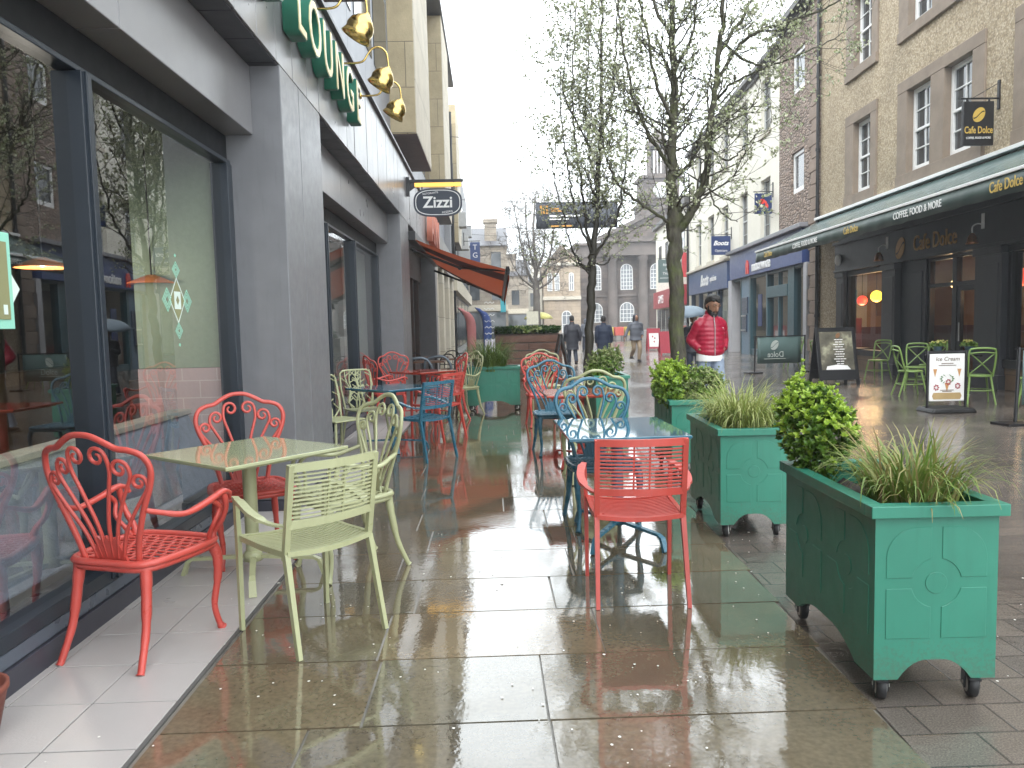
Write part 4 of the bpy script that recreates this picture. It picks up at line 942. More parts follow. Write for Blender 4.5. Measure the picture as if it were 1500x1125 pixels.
for a,c,z0,z1,ins in G1+G2:
    b=MB(); pr=.05
    zi0,zi1=z0+.26,z1-.28
    b.fbox(FC,a,c,zi1,z1,-.30,pr); b.fbox(FC,a,c,z0,zi0,-.30,pr+.03)
    ed=[a]+[q for i in ins for q in i]+[c]
    for k in range(0,len(ed),2): b.fbox(FC,ed[k],ed[k+1],zi0,zi1,-.30,pr-.004)
    b.build('window_surround',m_stoneTrim,CB,rel=True,bevel=.012)
    for i in ins: sash(FC,CB,i[0],i[1],zi0,zi1,2,2,-.15,True,m_white,.10,.03)
b=MB(); b.tube([FC(23.36,z,.09) for z in (0,4,8,12.3)],.055,8)
for z in (1.5,4.6,6.6,8.8,10.8): b.tube([FC(23.36,z,.09),FC(23.36,z+.09,.09)],.075,8)
b.build('downpipe',m_black,CB,rel=True)
# shop front
b=MB()
b.fbox(FC,5.5,21.93,2.83,3.55,-.35,.12); b.fbox(FC,5.5,21.93,3.55,4.44,-.35,.02); b.fbox(FC,5.5,21.93,3.55,3.63,.02,.20); b.fbox(FC,5.5,21.93,2.77,2.83,-.3,.16)
b.build('shop_fascia',m_cafedark,CB,rel=True,bevel=.008)
for p,q,d in ((21.4,21.92,.08),(18.35,19.05,.10),(14.2,15.06,.10),(9.9,10.6,.10),(5.5,6.2,.10)):
    b=MB(); b.fbox(FC,p,q,0,2.77,-.3,d); b.fbox(FC,p-.03,q+.03,0,.28,-.3,d+.04); b.fbox(FC,p-.03,q+.03,2.62,2.768,-.3,d+.04); b.fbox(FC,p+.1,q-.1,.45,2.45,d,d+.012)
    b.build('pilaster',m_cafedark,CB,rel=True,bevel=.008)
for p,q,mid in ((19.05,21.4,()),(10.6,14.2,(12.4,)),(6.2,9.9,(8.0,))):
    b=MB(); b.fbox(FC,p,q,.42,.58,-.25,.05); b.fbox(FC,p,q,2.64,2.77,-.12,.0)
    for x in (p+.05,q-.05)+mid: b.fbox(FC,x-.05,x+.05,.58,2.64,-.14,-.02)
    wf=b.build('window_frame',m_black,CB,rel=True,bevel=.005)
    b=MB(); b.quad(FC(p,.58,-.09),FC(q,.58,-.09),FC(q,2.64,-.09),FC(p,2.64,-.09)); b.build('pane',m_glassR,wf)
b=MB()
for p,q,z0,z1 in ((17.12,17.22,0,2.77),(16.05,16.22,0,2.77),(15.06,15.16,0,2.77),(15.16,17.12,2.10,2.18),(15.16,17.12,2.70,2.77),(16.22,17.12,0,.35)): b.fbox(FC,p,q,z0,z1,-.22,-.10)
df=b.build('door_frame',m_black,CB,rel=True,bevel=.005)
b=MB()
for p,q,z0,z1 in ((16.22,17.12,.35,2.1),(15.16,17.12,2.18,2.70)): b.quad(FC(p,z0,-.15),FC(q,z0,-.15),FC(q,z1,-.15),FC(p,z1,-.15))
b.build('pane',m_glassR,df)
b=MB()
for p,q,z0,z1 in ((15.93,16.05,0,2.1),(15.16,15.26,0,2.1),(15.26,15.93,0,.30),(15.26,15.93,1.98,2.1)): b.fbox(FC,p,q,z0,z1,-.20,-.12)
dd=b.build('door',m_black,CB,rel=True,bevel=.005)
b=MB(); b.quad(FC(15.26,.3,-.16),FC(15.93,.3,-.16),FC(15.93,1.98,-.16),FC(15.26,1.98,-.16)); b.build('pane',m_glassR,dd)
b=MB(); b.tube([FC(15.9,.9,-.08),FC(15.9,1.3,-.08)],.014,6); b.build('handle',m_steel,dd)
b=MB().fbox(FC,17.22,18.35,0,2.77,-.2,-.05); b.fbox(FC,17.35,18.2,.3,2.5,-.05,-.03); b.build('door_panel',mat('dark_navy_door',(.018,.022,.032),.35,.15,3),CB,rel=True,bevel=.006)
each('stall_riser',brickmat('brown_riser_tile',(.20,.13,.075),(.16,.10,.06),(.06,.05,.04),.3,.16,.006,.4,.2,rot=(PI/2,0,PI/2)),CB,FC,[(p,q,0,.42,-.3,.0) for p,q in ((19.05,21.4),(10.6,14.2),(6.2,9.9))],rel=True)
m_cint=mat('cafe_interior_wall',(.30,.17,.075),.7,.3,1.2); m_cintd=mat('cafe_interior_brown',(.10,.05,.03),.6,.3,2)
b=MB(); b.fbox(FC,5.5,24.1,0,3.6,-4.6,-4.5); b.fbox(FC,23.9,24.0,0,3.6,-4.5,-.4); b.fbox(FC,5.4,5.5,0,3.6,-4.5,-.4); b.build('interior_wall',m_cint,CB,rel=True)
b=MB(); b.fbox(FC,5.5,23.9,0,.03,-4.5,-.3); b.fbox(FC,5.5,23.9,3.5,3.6,-4.5,-.4); b.build('interior_floor',m_cintd,CB,rel=True)
b=MB(); b.fbox(FC,5.6,23.88,.03,1.15,-4.5,-4.42); b.fbox(FC,23.80,23.9,.03,1.15,-4.4,-.45); b.build('wainscot',mat('dark_red_wainscot',(.10,.022,.016),.5,.3,2),CB,rel=True)
b=MB(); b.fbox(FC,23.86,23.9,1.15,2.9,-1.7,-1.15); b.build('pale_wall_panel',mat('pale_grey_wallpaper',(.42,.40,.36),.7,.15,3),CB,rel=True)
b=MB(); b.fbox(FC,23.84,23.9,1.5,2.1,-2.6,-2.0); b.build('picture_frame',m_wood,CB,rel=True)
o=thing('leather_bench','high backed dark red bench inside the left cafe window','bench',FC(22.6,0,-.9)); MB().box(-.25,.35,-.6,.5,.03,.48).build('seat',mat('dark_red_leather',(.12,.02,.018),.4),o,bevel=.03); MB().box(-.25,.35,.5,.62,.03,1.45).build('backrest',MATS['dark_red_leather'],o,bevel=.03)
o=thing('cafe_counter','brown cafe counter with shelves seen through the open doorway','counter',FC(16.4,0,-2.6))
b=MB(); b.box(-.35,.35,-1.2,1.2,0,1.05); b.build('counter_body',m_cintd,o,bevel=.01)
b=MB(); b.box(1.0,1.3,-1.2,1.2,1.3,1.36); b.box(1.0,1.3,-1.2,1.2,1.75,1.81); b.box(1.0,1.3,-1.2,1.2,2.2,2.26); b.build('shelf',m_wood,o)
b=MB(); rq_=random.Random(6)
for z in (1.36,1.81): 
    for k in range(11): 
        q=-1.1+k*.2; b.lathe([(.0,0),(.05,0),(.05,.14),(.02,.2),(.02,.25),(.0,.25)],8,Matrix.Translation((1.12,q,z)))
b.build('bottles',mat('amber_bottles',(.35,.2,.07),.2,.3,2),o)
b=MB(); b.box(-.3,.3,-.7,.3,1.052,1.35); b.build('pastry_case',mat('pale_case',(.5,.42,.3),.3,.2,4),o,bevel=.01)
# warm pendant lights seen through the window
for px,py,Y,rr_,c,st,l in ((1399,416,17.6,.10,(1,.72,.30),2.5,'small warm glowing globe lamp above the cafe counter'),(1284,434,22.0,.17,(1,.62,.05),2.6,'glowing yellow globe pendant lamp inside the cafe window'),(1263,440,22.5,.15,(1,.09,.06),.75,'glowing red globe pendant lamp inside the cafe window'),(1492,406,15.2,.20,(1,.08,.04),.7,'glowing red pendant lamp behind the right cafe window')):
    p=PX(px,py,Y); o=thing('pendant_lamp',l,'lamp',p)
    MB().ball((0,0,0),rr_,16,10).build('globe',emit('glow_%d'%px,c,st),o)
    MB().tube([(0,0,rr_),(0,0,3.5-p.z)],.008,5).build('cord',m_black,o)
    l_=bpy.data.lights.new('globe_light','POINT'); l_.energy=17; l_.color=(1,.66,.36); l_.shadow_soft_size=rr_; q=bpy.data.objects.new('globe_light',l_); COL.objects.link(q); q.parent=o; q.location=(0,0,-rr_-.06)
for u_,l in ((18.72,'copper bell wall lamp at the left end of the cafe name'),(14.78,'copper bell wall lamp at the right end of the cafe name')):
    o=thing('wall_lamp',l,'lamp',FC(u_,3.05,.12),0,'copper lamps on the cafe fascia')
    MB().lathe([(.02,.02),(.05,.0),(.085,-.07),(.10,-.16),(.12,-.19),(.10,-.19)],16,Matrix.Translation((-.22,0,0))).build('shade',mat('copper',(.45,.20,.09),.3,.2,10,0,60,1),o)
    b=MB(); b.tube(crom([(0,0,.18),(-.12,0,.2),(-.22,0,.14),(-.22,0,.0)],4),.014,6); b.box(-.02,0,-.04,.04,.1,.4); b.build('arm',m_white,o)
b=MB(); b.ball(FC(21.55,3.12,.18),(.08,.13,.17)); tag(b.build('alarm_box',m_white),'white rounded alarm box at the left end of the dark cafe fascia','alarm')
# fascia sign
o=thing('cafe_sign','gold bean emblem and cafe name on the charcoal shop fascia','sign',FC(17,3.1,.12))
m_copperL=mat('copper_gold_lettering',(.46,.27,.10),.35,.2,10,0,60,.6)
def bean(c,rad,right,up,m,parent,rel,name='bean_emblem',sw=1):
    rgt=Vector(right).normalized(); upv=Vector(up).normalized(); n=rgt.cross(upv); b=MB()
    for sgn in (1,-1):
        P=[]
        n_=16
        for i in range(n_+1):
            a=PI*i/n_+(0 if sgn>0 else PI); P.append((rad*cos(a)*.95,rad*sin(a)*1.05))
        for i in range(1,n_):
            t=i/n_; x=-rad*.95+2*rad*.95*t if sgn>0 else rad*.95-2*rad*.95*t
            P.append((x,rad*.28*sin(x/rad*2.6)+sgn*rad*.10))
        b.prism(P,lambda a,c_,h:tuple(Vector(c)+rgt*a+upv*(c_+.35*a)+n*h),0,.008)
    k=b.build(name,m,parent,rel=rel); return k
bean(FC(18.05,3.10,.135),.23,DC,UP,m_copperL,o,True)
text('Cafe Dolce',.50,FC(16.55,3.12,.135),DC,UP,m_copperL,o,ext=.012,sx=.78)
# long dark green awning
A=thing('cafe_awning','long dark green awning with white front edge and gold and white lettering over the cafe','awning',FC(15,4.4,0))
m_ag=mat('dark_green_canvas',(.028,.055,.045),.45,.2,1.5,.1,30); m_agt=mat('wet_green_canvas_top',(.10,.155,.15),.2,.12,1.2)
b=MB(); N=13; u0,u1=9.2,23.4
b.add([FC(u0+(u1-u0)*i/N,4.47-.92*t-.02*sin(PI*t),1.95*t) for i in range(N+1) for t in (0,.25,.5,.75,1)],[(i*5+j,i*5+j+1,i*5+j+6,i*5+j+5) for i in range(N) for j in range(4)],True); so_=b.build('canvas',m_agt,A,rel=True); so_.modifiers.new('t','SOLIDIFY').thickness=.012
b=MB().fbox(FC,u0-.05,u1+.05,3.545,3.60,1.91,1.99); b.fbox(FC,u0-.05,u1+.05,4.49,4.57,0,.16); b.build('white_bar',m_white,A,rel=True,bevel=.008)
b=MB(); N=90; rv_=random.Random(12)
v=[]
for i in range(N+1):
    q=u0+(u1-u0)*i/N; w=.018*sin(i*1.7)+rv_.uniform(-.008,.008); v+=[FC(q,3.545,1.965),FC(q,3.40,1.97+w*.5),FC(q,3.235+.008*sin(i*1.1),1.975+w)]
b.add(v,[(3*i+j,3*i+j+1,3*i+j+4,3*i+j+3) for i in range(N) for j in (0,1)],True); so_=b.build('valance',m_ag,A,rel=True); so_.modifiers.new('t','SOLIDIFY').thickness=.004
for q in (10.5,13.6,17.5,21.6): MB().tube([FC(q,4.35,.05),FC(q+.5,3.95,1.0),FC(q,3.57,1.92)],.028,6).build('folding_arm',m_black,A,rel=True)
for q,tx,sz,mm in ((13.68,'COFFEE, FOOD & MORE',.185,m_white),(16.45,'Cafe Dolce',.22,m_gold),(19.2,'COFFEE, FOOD & MORE',.185,m_white),(11.1,'Cafe Dolce',.24,m_gold),(22.1,'Cafe Dolce',.22,m_gold)):
    text(tx,sz,FC(q,3.385,2.015),DC,UP,mm,A,ext=.003,sx=.86 if mm is m_white else .72,bev=.002)
# hanging signs on the right
def hang(label,F,u_,z0,z1,w,gap,m,fill):
    c=Vector(F(u_,(z0+z1)/2,gap+w/2)); o=thing('hanging_sign',label,'sign',c,0,'square hanging signs on the right side')
    h=(z1-z0); MB().box(-w/2,w/2,-.035,.035,-h/2,h/2).build('board',m,o,bevel=.008)
    b=MB(); xr=w/2+gap; b.tube([(xr,0,h/2+.06),(-w/2-.05,0,h/2+.06)],.018,6); b.box(xr-.03,xr,-.03,.03,h/2-.15,h/2+.40); b.tube([(xr,0,h/2+.36),(-w*.2,0,h/2+.06)],.007,5)
    for q in (-w*.36,w*.36): b.box(q-.015,q+.015,-.012,.012,h/2,h/2+.06)
    b.build('bracket',m_black,o); fill(o,w,h); return o
FRT=((1,0,0),(0,0,1))
def f_dolce(o,w,h):
    bean((-.0,-.037,.16),.125,*FRT,m_gold,o,False); text('Cafe Dolce',.185,(0,-.038,-.13),*FRT,m_gold,o,rel=False,ext=.002,sx=.66,bev=.003); text('COFFEE, FOOD & MORE',.058,(0,-.038,-.275),*FRT,m_white,o,rel=False,ext=.002,sx=.78)
hang('black hanging sign with a gold bean and cafe name on the pebbledash wall',FC,14.55,4.71,5.54,.60,.12,m_black,f_dolce)
m_signred=mat('sign_red',(.70,.06,.045),.4,.05,5)
def f_house(o,w,h):
    b=MB(); b.prism([(-.17,-.02),(-.17,.09),(-.10,.17),(.0,.17),(.10,.08),(.18,-.06),(.18,-.16),(.06,-.16),(.06,-.06),(.0,-.01),(-.06,-.02)],lambda a,c,hh:(a,-.037-hh,c),0,.004); b.build('red_emblem',m_signred,o)
    b=MB(); b.prism([(.005,-.025),(.055,-.065),(.055,.0),(.01,.035)],lambda a,c,hh:(a,-.0425-hh,c),0,.002); b.build('emblem_notch',m_navy,o)
hang('navy hanging sign with a red rounded emblem on the cream wall',FN,28.3,5.42,6.18,.64,.06,m_navy,f_house)
def f_boots(o,w,h):
    text('Boots',.29,(-.02,-.038,.10),*FRT,m_white,o,rel=False,ext=.002,shear=.35,bev=.008); text('Opticians',.155,(0,-.038,-.24),*FRT,m_white,o,rel=False,ext=.002)
hang('blue hanging sign with white script on the cream wall, left of the navy one',FN,34.8,4.5,5.36,.88,.06,m_navy,f_boots)
def f_grey(o,w,h):
    text('RICE',.22,(0,-.038,.38),*FRT,m_white,o,rel=False); text('&',.2,(0,-.038,.12),*FRT,m_white,o,rel=False); text('THAI',.22,(0,-.038,-.16),*FRT,m_white,o,rel=False); MB().box(-w*.4,w*.4,-.041,-.036,-.45,-.42).build('rule',m_white,o)
hang('large grey green hanging sign with three short white lines of text',FN,47.5,3.95,5.4,1.05,.55,mat('grey_green_sign',(.10,.15,.15),.5,.1,4),f_grey)
# bank and chemist row
NB=thing('cream_building','long cream rendered terrace with sash windows over two blue shop fronts','building',(11,34,0))
m_rub=rubble()
cw=[(28.7,30.05),(32.0,33.4),(35.5,36.9),(38.6,40.1),(41.9,43.3)]
ops=[(a,c,4.55,6.92) for a,c in cw]+[(a,c,8.65,10.72) for a,c in cw]
b=MB(); wall_open(b,FN,27.6,45.3,3.5,11.15,ops,.3); b.fbox(FN,23.4,45.3,3.4,11.1,-9,-.45); b.fbox(FN,45.0,45.3,0,11.1,-9,-.02); b.build('wall',m_cream,NB,rel=True)
for a,c in cw:
    for z0,z1 in ((4.55,6.92),(8.65,10.72)):
        sash(FN,NB,a+.02,c-.02,z0+.02,z1,2,2,-.17,True,mat('grey_white_sash',(.50,.51,.50),.5))
        MB().fbox(FN,a-.1,c+.1,z0-.14,z0+.02,-.28,.08).build('window_sill',mat('pale_sill',(.50,.46,.38),.8),NB,rel=True,bevel=.006)
b=MB(); b.fbox(FN,27.6,45.4,11.15,11.32,-.3,.30); b.fbox(FN,27.6,45.4,11.0,11.15,-.3,.12); b.build('gutter',mat('dark_gutter',(.07,.065,.06),.6),NB,rel=True)
b=MB(); v=[FN(23.4,11.3,.25),FN(45.4,11.3,.25),FN(45.4,13.6,-4),FN(23.4,13.6,-4)]; b.quad(*v); b.build('roof',mat('slate_roof',(.10,.10,.11),.5,.25,3,.3,12),NB,rel=True)
SB=thing('rubble_stone_building','narrow brown rubble stone bay with quoins and two plain white windows','building',(10.4,25.5,0))
ops=[(24.9,26.2,5.72,7.12),(24.9,26.2,9.05,10.45)]
b=MB(); wall_open(b,FN,24.15,27.6,4.5,11.6,ops,.25); b.build('wall',m_rub,SB,rel=True)
for o4 in ops: sash(FN,SB,o4[0]+.02,o4[1]-.02,o4[2]+.02,o4[3]-.02,1,1,-.10,False,m_white,.11)
b=MB()
for k in range(29):
    z=.0+.405*k; w=.85 if k%2 else .62; b.fbox(FN,23.42,23.42+w,z+.008,z+.397,-.3,.07)
b.build('quoins',mat('brown_quoin_stone',(.25,.19,.15),.85,.25,2.2,.4,25),SB,rel=True,bevel=.02)
b=MB().fbox(FN,23.4,24.25,0,11.6,-.4,.02); b.build('quoin_joints',m_rub,SB,rel=True)
b=MB().fbox(FN,23.4,27.65,11.6,11.8,-.3,.3); b.build('gutter',MATS['dark_gutter'],SB,rel=True)
# bank front
K=thing('bank_shopfront','royal blue bank shop front with teal doors and a cash machine','shopfront',FN(29.5,0,0))
b=MB(); b.fbox(FN,24.55,34.55,3.30,4.42,-.3,.16); b.build('fascia',m_blueSign,K,rel=True,bevel=.01)
b=MB(); b.fbox(FN,24.3,34.7,4.43,4.58,-.3,.32); b.build('cornice',mat('lead_cornice',(.22,.22,.24),.5),K,rel=True,bevel=.02)
m_teal=mat('dark_teal_frame',(.035,.085,.105),.35,.12,4); m_greyfr=mat('pale_grey_pier',(.40,.40,.42),.6,.1,2)
each('pier',m_greyfr,K,FN,[(p,q,0,3.30,-.3,.10) for p,q in ((24.28,24.62),(34.45,35.1))],rel=True,bevel=.01)
b=MB()
for p,q in ((24.62,24.8),(25.85,26.55),(29.05,29.25),(31.55,31.8),(33.05,33.2)): b.fbox(FN,p,q,0,3.30,-.25,.0)
b.fbox(FN,26.55,29.05,2.30,2.72,-.22,.02); b.fbox(FN,24.8,31.55,0,.25,-.2,-.04); b.fbox(FN,24.8,34.45,3.20,3.298,-.2,-.02); b.fbox(FN,27.72,27.86,0,2.3,-.2,-.05); b.fbox(FN,27.75,27.83,2.72,3.25,-.2,-.05)
b.build('frame',m_teal,K,rel=True,bevel=.01)
b=MB()
for p,q,z0,z1 in ((24.8,25.85,.25,3.25),(26.55,27.72,.25,2.3),(27.86,29.05,.25,2.3),(26.55,29.05,2.72,3.25),(29.25,31.55,.25,3.25)): b.quad(FN(p,z0,-.12),FN(q,z0,-.12),FN(q,z1,-.12),FN(p,z1,-.12))
b.build('pane',m_glassR,K,rel=True)
m_bint=mat('bank_interior',(.36,.33,.25),.7,.2,.8)
b=MB(); b.fbox(FN,24.4,45,0,3.4,-4,-3.9); b.fbox(FN,24.4,45,.0,.03,-3.9,-.3); b.fbox(FN,34.6,34.7,0,3.4,-3.9,-.3); b.fbox(FN,24.2,24.3,0,3.4,-4,-.3); b.fbox(FN,24.3,45,3.40,3.5,-4,-.32); b.build('interior_wall',m_bint,K,rel=True)
b=MB(); b.fbox(FN,25.0,25.6,.03,1.5,-1.2,-.9); b.fbox(FN,27.0,27.5,.03,1.6,-2.4,-1.9); b.build('interior_furniture',mat('orange_brown_panel',(.38,.17,.06),.5,.2,2),K,rel=True)
b=MB(); b.fbox(FN,31.8,33.05,0,3.25,-.22,-.02); b.build('cash_machine_panel',mat('steel_blue_panel',(.12,.19,.26),.4,.1,3),K,rel=True)
b=MB(); b.fbox(FN,31.95,32.9,1.75,2.45,-.02,.03); b.fbox(FN,32.1,32.8,.95,1.7,-.02,.04); b.build('cash_machine',mat('dark_machine',(.04,.06,.10),.3),K,rel=True,bevel=.01)
b=MB(); b.fbox(FN,32.15,32.75,1.62,1.68,.03,.10); b.fbox(FN,32.15,32.75,1.0,1.06,.03,.12); b.build('machine_ledge',m_steel,K,rel=True)
b=MB(); b.fbox(FN,30.2,30.75,1.2,2.5,-.119,-.10); b.build('window_poster',m_navy,K,rel=True)
o=thing('bank_sign','white lower case name with a red emblem on the royal blue fascia','sign',FN(29.4,3.9,.16))
text('nationwide',.56,FN(29.4,3.62,.17),DN,UP,m_white,o,ext=.02,sx=1.05,bev=.012)
b=MB(); b.prism([(-.25,-.35),(-.25,.15),(-.1,.33),(.12,.30),(.25,.10),(.25,-.35),(.08,-.35),(.06,-.05),(-.04,-.02),(-.08,-.35)],lambda a,c,h:tuple(Vector(FN(31.4,3.68,.165+h))+DN*a*.85+Vector((0,0,c*.85))),0,.03); b.build('red_emblem',m_signred,o,rel=True)
# chemist
K=thing('chemist_shopfront','slate blue chemist shop front with white script and bright windows','shopfront',FN(40,0,0))
b=MB(); b.fbox(FN,35.15,45.0,3.0,4.25,-.3,.14); b.build('fascia',m_bootsblue,K,rel=True,bevel=.01)
b=MB(); b.fbox(FN,35.1,45.1,4.26,4.38,-.3,.28); b.build('cornice',MATS['pale_sill'],K,rel=True,bevel=.02)
b=MB()
for p in (35.2,37.6,40,42.4,44.6): b.fbox(FN,p,p+.22,0,3.0,-.2,.02)
b.fbox(FN,35.2,44.8,0,.4,-.2,-.01); b.build('frame',mat('dark_blue_frame',(.03,.05,.09),.4),K,rel=True)
b=MB(); b.quad(FN(35.3,.4,-.1),FN(44.7,.4,-.1),FN(44.7,3,-.1),FN(35.3,3,-.1)); b.build('pane',m_glassR,K,rel=True)
b=MB(); b.fbox(FN,35.4,44.7,.5,2.7,-.6,-.5); b.build('window_display',mat('pale_display',(.55,.62,.58),.6,.3,1.4),K,rel=True)
o=thing('chemist_sign','white joined script on the slate blue shop fascia','sign',FN(40,3.6,.14))
text('Boots',.85,FN(40.4,3.62,.15),DN,UP,m_white,o,ext=.01,shear=.4,bev=.02); text('opticians',.42,FN(38.2,3.62,.15),DN,UP,m_white,o,ext=.01)
# further right buildings
o=thing('pale_far_shop','pale rendered lower building beyond the blue shop fronts with a red shop fascia','building',FN(52,0,0))
b=MB(); b.fbox(FN,45.4,60,0,8.6,-9,0); b.build('wall',m_cream,o,rel=True)
b=MB(); b.fbox(FN,46,59.5,2.5,3.75,0,.3); b.build('fascia',mat('maroon_fascia',(.33,.03,.045),.4,.1,2),o,rel=True)
text('GAMES',.85,FN(55.5,3.1,.31),DN,UP,m_white,o,ext=.01)
each('shop_window',m_pane,o,FN,[(46.4+q*2.2,48.2+q*2.2,.4,2.4,0,.04) for q in range(6)],rel=True)
each('window',m_pane,o,FN,[(47+q*3.3,48.3+q*3.3,4.9,7.2,-.02,.03) for q in range(4)],rel=True)
b=MB().tube([FN(45.5,0,.1),FN(45.5,9,.1)],.07,8); b.build('downpipe',m_black,o,rel=True)
b=MB().fbox(FN,45.4,60,8.6,8.9,-9,.3); b.build('roof_edge',MATS['dark_gutter'],o,rel=True)
p=PX(1004,388,46.5); MB_=blade('small red and yellow sign high beside the mossy trunk',p,.42,1.5,mat('red_sign_panel',(.50,.05,.06),.5),(),False,.06)
# ------------------------------------------------ cafe terrace things
o=thing('menu_board','black wooden A board with a long printed menu, on the wet setts before the cafe','sign',(7.48,16.25,0))
b=MB(); wd,ht=.40,1.25; lean=.30
def TB(s): return lambda a,c,h:(a,s*(lean*(1-c/ht)+h)+.0,c)
for s in (-1,1):
    for q in (-1,1): b.prism([(q*wd-.035,0),(q*wd+.035,0),(q*wd+.035,ht),(q*wd-.035,ht)],TB(s),-.02,.02)
    b.prism([(-wd,ht-.07),(wd,ht-.07),(wd,ht),(-wd,ht)],TB(s),-.02,.02); b.prism([(-wd,.12),(wd,.12),(wd,.33),(-wd,.33)],TB(s),-.018,.018)
    b.prism([(-wd,.3),(wd,.3),(wd,ht-.05),(-wd,ht-.05)],TB(s),-.008,.008)
b.build('frame',m_black,o,bevel=.004)
def chalkmat():
    if 'printed_menu' in MATS: return MATS['printed_menu']
    m,nt,b=newmat('printed_menu'); c=ramp(nt,noise(nt,2.6,3),[(.30,(.05,.05,.04)),(.55,(.14,.13,.10)),(.68,(.42,.42,.30))]); nt.links.new(c.outputs[0],b.inputs['Base Color']); b.inputs['Roughness'].default_value=.25; MATS['printed_menu']=m; return m
b=MB(); b.prism([(-wd+.04,.34),(wd-.04,.34),(wd-.04,ht-.09),(-wd+.04,ht-.09)],TB(-1),.009,.013); b.build('poster',chalkmat(),o)
b=MB(); rr2=random.Random(9)
for k in range(11):
    z=.98-k*.052; w=rr2.uniform(.06,.14)
    n_=rr2.randint(2,4); x=-w+.06
    for q in range(n_): ww=2*w/n_; b.prism([(x,z),(x+ww*.85,z),(x+ww*.85,z+.016),(x,z+.016)],TB(-1),.0135,.0145); x+=ww
b.build('menu_lines',m_white,o)
b=MB(); b.prism([(-.27,.345),(.27,.345),(.2,.43),(-.02,.45),(-.24,.42)],TB(-1),.0135,.0145); b.build('plate_picture',m_white,o)
bean((.04,-.075,1.08),.05,(1,0,0),(0,0,1),mat('brown_bean',(.25,.13,.06),.5),o,False)
# swing sign with ices
o=thing('swing_sign','white ice cream swing board in a black frame on a dark rubber base','sign',(6.86,11.15,0),R(-3))
b=MB(); b.prism([(-.34,0),(.34,0),(.30,.07),(-.30,.07)],lambda a,c,h:(a,h,c),-.24,.24); b.build('base',m_rubber,o,bevel=.02)
b=MB(); b.tube(crom([(-.285,0,.05),(-.285,0,.85),(-.25,0,.90),(.25,0,.90),(.285,0,.85),(.285,0,.05)],4),.022,6); b.build('frame',m_black,o)
b=MB(); b.box(-.262,.262,-.012,.012,.16,.88); b.build('board',m_white,o,bevel=.01)
TI=lambda a,c,h:(a,-.013-h,c)
b=MB(); b.prism([(-.2,.19),(.2,.19),(.22,.24),(.2,.29),(-.2,.29),(-.22,.24)],TI,0,.002); b.build('tan_label',mat('tan_print',(.42,.30,.14),.5),o)
b=MB()
for x,z,s in ((-.18,.62,1),(.18,.62,1),(0,.41,1.2)): b.prism([(x,z-.09*s),(x+.03*s,z+.03),(x-.03*s,z+.03)],TI,0,.002)
b.build('cones',mat('cone_print',(.50,.26,.10),.5),o)
b=MB()
for x,z in ((-.16,.37),(.16,.39),(.02,.45)):
    for k in range(7): a=k*.9; b.prism([(x+.03*cos(a)+.02*cos(j*2.1),z+.035*sin(a)+.02*sin(j*2.1)) for j in range(3)],TI,.0021+.0001*k,.003)
b.build('berries',mat('berry_print',(.32,.04,.06),.5),o)
b=MB()
for k in range(12): a=k*.52; b.prism([(.0+.09*cos(a)+.025*cos(j*2.1+a),.50+.06*sin(a)+.02*sin(j*2.1)) for j in range(3)],TI,.0031+.0001*k,.0043)
b.build('leaves_print',mat('leaf_print',(.09,.20,.07),.5),o)
text('Ice Cream',.085,(0,-.0165,.80),*FRT,mat('brown_print',(.15,.09,.05),.5),o,rel=False,ext=.001,shear=.2)
b=MB()
for k,(z,w) in enumerate(((.73,.09),(.70,.13),(.325,.1),(.305,.07))): b.box(-w,w,-.0165,-.0145,z,z+.009)
b.build('print_lines',mat('brown_print',(.15,.09,.05)),o)
# barriers
m_bar=mat('grey_green_canvas',(.075,.125,.12),.6,.12,3)
def barrier(label,x0,x1,Y0,Y1,bean_=True):
    o=thing('cafe_barrier',label,'barrier',(x0,Y0,0),math.atan2(Y1-Y0,x1-x0),'canvas barriers of the cafe terrace'); L_=math.hypot(x1-x0,Y1-Y0)
    for q in (0,L_):
        b=MB(); b.tube([(q+(.06 if q==0 else 0),0,1.02),(q+(.03 if q==0 else 0),0,.04)],.024,8); b.box(q-.2,q+.2,-.16,.16,0,.035); b.build('post',m_black,o,bevel=.004)
    b=MB(); b.tube([(0,0,1.0),(L_,0,1.0)],.015,6); b.build('rail',m_black,o)
    b=MB(); n_=10
    b.add([(.12+(L_-.24)*i/n_,.01*sin(i*1.9),z) for i in range(n_+1) for z in (.98,.62,.26)],[(i*3+j,i*3+j+1,i*3+j+4,i*3+j+3) for i in range(n_) for j in (0,1)],True); q=b.build('canvas',m_bar,o); q.modifiers.new('t','SOLIDIFY').thickness=.006
    if bean_:
        bean((L_*.36,-.02,.72),.11,(-1,0,0),(0,0,1),mat('pale_print',(.45,.50,.46),.6),o,False) if False else None
        k=bean((L_*.40,-.025,.76),.12,*FRT,mat('pale_print',(.42,.47,.44),.6),o,False)
        t=text('Dolce',.22,(L_*.42,-.028,.50),(-1,0,0),(0,0,1),MATS['pale_print'],o,rel=False,sx=.9); 
        MB().box(L_*.2,L_*.62,-.024,-.02,.38,.395).build('print_rule',MATS['pale_print'],o)
    return o
barrier('grey green canvas barrier with a back to front emblem, left of the menu board',7.12,8.62,20.3,20.5)
barrier('grey green canvas barrier at the right edge of the photo',6.82,8.1,9.62,9.75,False)
